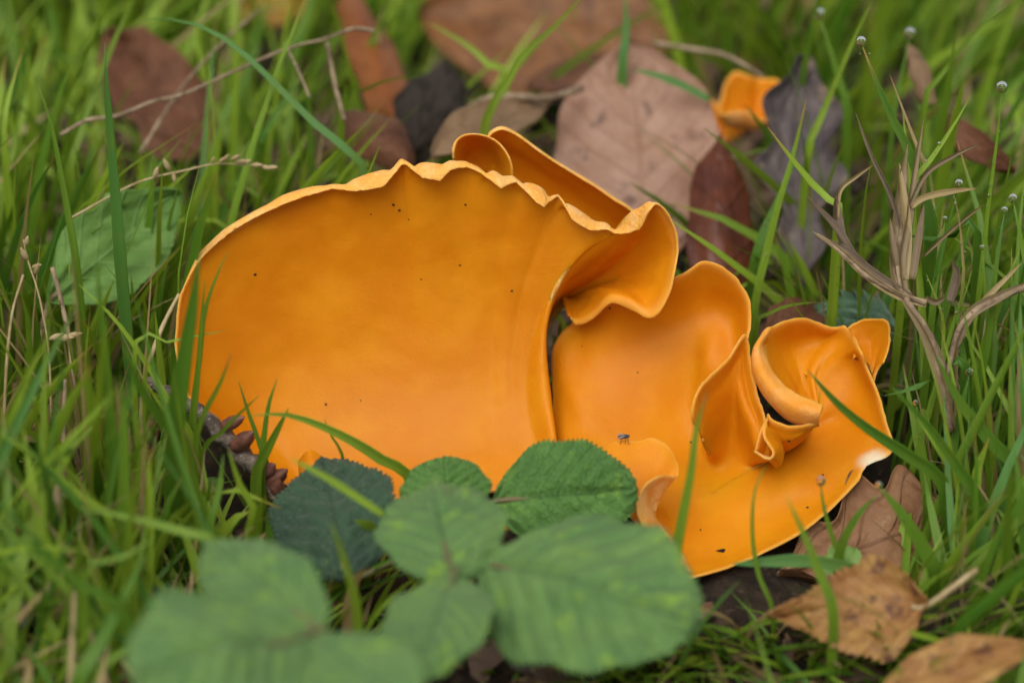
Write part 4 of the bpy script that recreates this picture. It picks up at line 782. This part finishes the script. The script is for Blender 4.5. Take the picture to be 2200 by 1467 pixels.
def scatter(n, x0, x1, y0, y1, hlo, hhi, wlo, whi, leanlo, leanhi, dryp=.07, huelo=.1, huehi=1.0, droopp=.15, clump=True, back=False):
    xy = np.c_[rng.uniform(x0, x1, n), rng.uniform(y0, y1, n)]
    if clump:
        cl = np.array([mnoise.noise(Vector((a * .35, b * .35, 2.2))) for a, b in xy]); xy = xy[cl > rng.uniform(-.75, .25, n)]
    n = len(xy)
    fx, fy = xy.T
    inA = (fx > -6.6) & (fx < 1.2) & (fy > -2.2) & (fy < 3.6); inR = (fx > -.2) & (fx < 7.6) & (fy > -5.2) & (fy < 2.2) & (fx - fy * .2 < 7.6)
    xy = xy[~(inA | inR)]; n = len(xy)
    # shared lean per patch, so that tufts sweep together
    az = np.array([mnoise.noise(Vector((a * .12, b * .12, 7.7))) for a, b in xy]) * 5 + rng.normal(0, .9, n)
    lean = rng.uniform(leanlo, leanhi, n); h = rng.uniform(hlo, hhi, n) * (1 + .2 * rng.normal(0, 1, n)).clip(.4, 1.5)
    w = rng.uniform(wlo, whi, n); hue = np.clip(rng.beta(1.2, 1.1, n) * (huehi - huelo) + huelo, 0, 1)
    dr = np.where(rng.random(n) < dryp, rng.uniform(.5, 1, n), rng.uniform(0, .12, n)); tipv = rng.random(n)
    droop = np.where(rng.random(n) < droopp, rng.uniform(.1, .6, n), 0)
    V, F, A, C = blades(xy, h, w, lean, az, hue, dr, tipv, 7, droop)
    px, py = proj(C[:, 2:]); y = xy[:, 1]
    bad = (inpoly(px, py, FUNG)[:, 2:].any(1) & (y < 2.0)) | (inpoly(px, py, BRAM)[:, 2:].any(1) & (y < -6.5))
    bad |= inpoly(px, py, LITT).mean(1) * (y < 20) > rng.uniform(.15, 1.6, n)
    for pl, yy in ((LEAFS, -7.0), (OAK, -1.0), (DOCK, 3.5), (EL, 12)): bad |= (inpoly(px, py, pl).any(1) & (y < yy) & (rng.random(n) < .82))
    keep = ~bad; rep = 21
    kv = np.repeat(keep, rep); idx = np.cumsum(kv) - 1
    F = F.reshape(n, -1, 4)[keep].reshape(-1, 4)
    return V[kv], idx[F], {a: v[kv] for a, v in A.items()}
parts_ = [
    scatter(1350, -20, -3.6, -9, 9, 3.2, 7.0, .13, .33, .05, .55, .10),            # left tuft
    scatter(1300, -20, -3.0, -15, -3, 1.6, 4.2, .11, .28, .1, .9, .14),            # short front left
    scatter(1450, -26, -1.5, 8, 34, 3.0, 6.0, .15, .36, .1, .8, .07, .25),         # behind, left
    scatter(1300, 4.6, 28, 6, 34, 3.0, 6.5, .14, .34, .1, .8, .08, .15),           # behind, right
    scatter(1150, 6.2, 20, -7, 9, 2.5, 6.0, .11, .28, .1, .7, .12, .05, .8),       # right tuft
    scatter(1900, 1.5, 18, -15, -3.8, 1.2, 3.2, .10, .24, .3, 1.15, .16, .05, .8),  # short front right
    scatter(1500, -5, 6, -15, -3.5, .8, 2.2, .08, .18, .3, 1.1, .15), scatter(1500, 2.5, 12, -10, -4.2, .8, 2.4, .09, .22, .5, 1.35, .16, .1, .9, .4),
    scatter(700, 7, 20, -8, 2, 1.0, 3.0, .09, .2, .4, 1.3, .2, .1, .9, .4), scatter(700, -18, -4, -12, 2, 1.0, 3.0, .09, .2, .4, 1.3, .2, .1, .9, .4),               # under the bramble
    scatter(800, -18, -4, -8, 8, 2.5, 6.5, .05, .10, .0, .7, .30, .2, 1.0), scatter(700, 6.5, 18, -7, 8, 2.5, 6.0, .05, .10, .0, .8, .35, .1, .9),   # fine wiry blades
    scatter(900, 1.5, 8.5, -9, -4.5, .5, 1.3, .07, .17, .7, 1.5, .25, .1, .9, .4),
    scatter(420, -4.5, 7, 3, 20, 1.5, 4.5, .10, .2, .2, 1.0, .2),                  # thin in the litter
    scatter(2600, -34, 34, 22, 48, 3.5, 6.5, .14, .28, .1, .8, .06, .25),          # far
    scatter(5200, -60, 60, 46, 110, 3.5, 7, .2, .4, .1, .8, .06, .2),              # beyond the frame
    scatter(2600, -60, -20, -40, 46, 3, 6.5, .15, .3, .1, .8, .08), scatter(2600, 20, 60, -40, 46, 3, 6.5, .15, .3, .1, .8, .08),
]
off = 0; VV, FF = [], []; AA = {k: [] for k in parts_[0][2]}
for V, F, A in parts_:
    VV.append(V); FF.append(F + off); off += len(V)
    for k in A: AA[k].append(A[k])
tag(obj('grass', make_mesh('grass', np.concatenate(VV), np.concatenate(FF), {k: np.concatenate(v) for k, v in AA.items()}, M_G)), 'mass of green lawn grass around the fungi and dead leaves', 'grass', kind='stuff')

# ---- litter: scraps of dead leaf and straw on the soil
def scraps(n, x0, x1, y0, y1, lo, hi):
    xy = np.c_[rng.uniform(x0, x1, n), rng.uniform(y0, y1, n)]
    xy = xy[~((xy[:, 0] > -7) & (xy[:, 0] < 8.2) & (xy[:, 1] > -4.9) & (xy[:, 1] < 3.4))]; n = len(xy); u = np.linspace(-1, 1, 4); v = np.linspace(-1, 1, 4)
    U, Wv = np.meshgrid(u, v, indexing='ij'); a = rng.uniform(0, 6.28, n); L = rng.uniform(lo, hi, n); R = L * rng.uniform(.15, .8, n)
    til = rng.normal(0, .45, (n, 2)); cu = rng.normal(0, .25, n)
    r = (1 - .25 * (U ** 2) * (Wv ** 2))
    lx = U[None] * r * L[:, None, None] + rng.normal(0, .06, (n, 4, 4)) * L[:, None, None]; ly = Wv[None] * r * R[:, None, None] + rng.normal(0, .06, (n, 4, 4)) * L[:, None, None]
    X = xy[:, 0, None, None] + lx * np.cos(a)[:, None, None] - ly * np.sin(a)[:, None, None]; Y = xy[:, 1, None, None] + lx * np.sin(a)[:, None, None] + ly * np.cos(a)[:, None, None]
    Zz = gz(xy[:, 0], xy[:, 1])[:, None, None] + .12 + rng.uniform(0, .25, n)[:, None, None] + til[:, :1, None] * lx + til[:, 1:, None] * ly + cu[:, None, None] * (lx ** 2 + ly ** 2) / L[:, None, None]
    V = np.stack([X, Y, Zz], -1).reshape(-1, 3); f = gridfaces(4, 4); F = (np.arange(n)[:, None, None] * 16 + f[None]).reshape(-1, 4)
    return V, F, np.repeat(rng.random(n), 16)
k = NB('litter_scraps'); tone = k.attr('tone'); c_ = k.mix(k.ramp(tone, .0, .5), (.035, .022, .015), (.14, .075, .04)); c_ = k.mix(k.ramp(tone, .6, 1.0), c_, (.30, .20, .11)); c_ = k.mix(k.math('MULTIPLY', k.noise(300, 5), .6), c_, (.05, .03, .02))
k.put(k.b.inputs['Base Color'], c_); k.b.inputs['Roughness'].default_value = .6; k.put(k.b.inputs['Normal'], k.bump(k.noise(500, 5), .6, .0008))
L1 = scraps(3400, -24, 24, -16, 34, .12, .42); L2 = scraps(420, -5, 7, 4, 20, .3, 1.0); L3 = scraps(1500, -22, 22, -15, 20, .2, .5)
VV = np.concatenate([L1[0], L2[0], L3[0]]); FF = np.concatenate([L1[1], L2[1] + len(L1[0]), L3[1] + len(L1[0]) + len(L2[0])])
tag(obj('leaf_litter', make_mesh('leaf_litter', VV, FF, {'tone': np.r_[L1[2], L2[2], L3[2]]}, k.m)), 'small brown scraps of rotting leaf litter on the soil', 'litter', kind='stuff')

# ---- dewdrops, each on its blade
dewlabels = [h[5] for h in H if len(h) > 8 and h[8]]
for px, py, Y, r, sl_, lab in [
    (1760, 30, 9.0, .12, 60, 'blurred dew-tipped blade behind the grey purple oak leaf'), (1955, 72, 8.0, .12, -40, 'blurred dew-tipped blade above the thin tan curled leaf'),
    (2060, 395, .6, .085, -50, 'dew-tipped blade by the level side shoot of the dry grass'), (2176, 427, .3, .09, 40, 'dew-tipped blade leaning away from the tall dewy stalk'),
    (2048, 627, -.8, .07, 30, 'dew-tipped blade between dry stems and the brown fork'), (2083, 800, -1.6, .085, -45, 'dew-tipped blade beneath the brown fork'),
    (1968, 865, -2.0, .055, 25, 'dew-tipped blade under the curled level dewy blade'), (2158, 452, .2, .07, -30, 'short dew-tipped blade touching the tall dewy stalk'),
    (135, 1066, -6.2, .05, 10, 'blade with one tiny dewdrop beside the yellow dead straw'), (2110, 532, -.2, .05, 15, 'dew-tipped blade crossing the foot of the tall dewy stalk'),
    (2030, 470, .4, .05, -30, 'dew-tipped blade close against the dry grass clump')]:
    hero([(px, py + 3), (px + sl_ * .3, py + 60), (px + sl_ * .7, py + 140), (px + sl_, py + 230)], random.uniform(13, 22), Y - .6, Y, random.uniform(.1, .6), lab, 0, .1, 0, 'blades tipped with dew')
    drop(P(px, py, Y), r, 'dewdrop on the ' + lab.replace('dew-tipped ', ''))
n_ = 0
for i, (p, r, lab) in enumerate(drops):
    V, F = blob(p, r, 24, 16, (1, 1, 1.04), i, .03)
    g_ = 'dewdrops on grass blades'
    if not lab: lab = 'dewdrop on the ' + dewlabels[n_].split(' with ')[0].split(' topped')[0]; n_ += 1
    tag(obj('dewdrop', make_mesh('dewdrop', V, F, None, M_W)), lab, 'dewdrop', g_)
Vs, Fs, o_ = [], [], 0
for c, w in wet:
    q = resample(c, 40)
    for k_ in range(11):
        i = rng.integers(10, 39); p = q[i] + np.array([rng.uniform(-.4, .4) * w, -.02, .01]); r = rng.choice([.012, .016, .02, .03], p=[.4, .3, .2, .1])
        v, f = blob(p, r, 8, 6, amp=0.0); Vs.append(v); Fs.append(f + o_); o_ += len(v)
tag(obj('fine_dew', make_mesh('fine_dew', np.concatenate(Vs), np.concatenate(Fs), None, M_W)), 'fine beads of dew sprinkled over the wet grass blades', 'dew', kind='stuff')
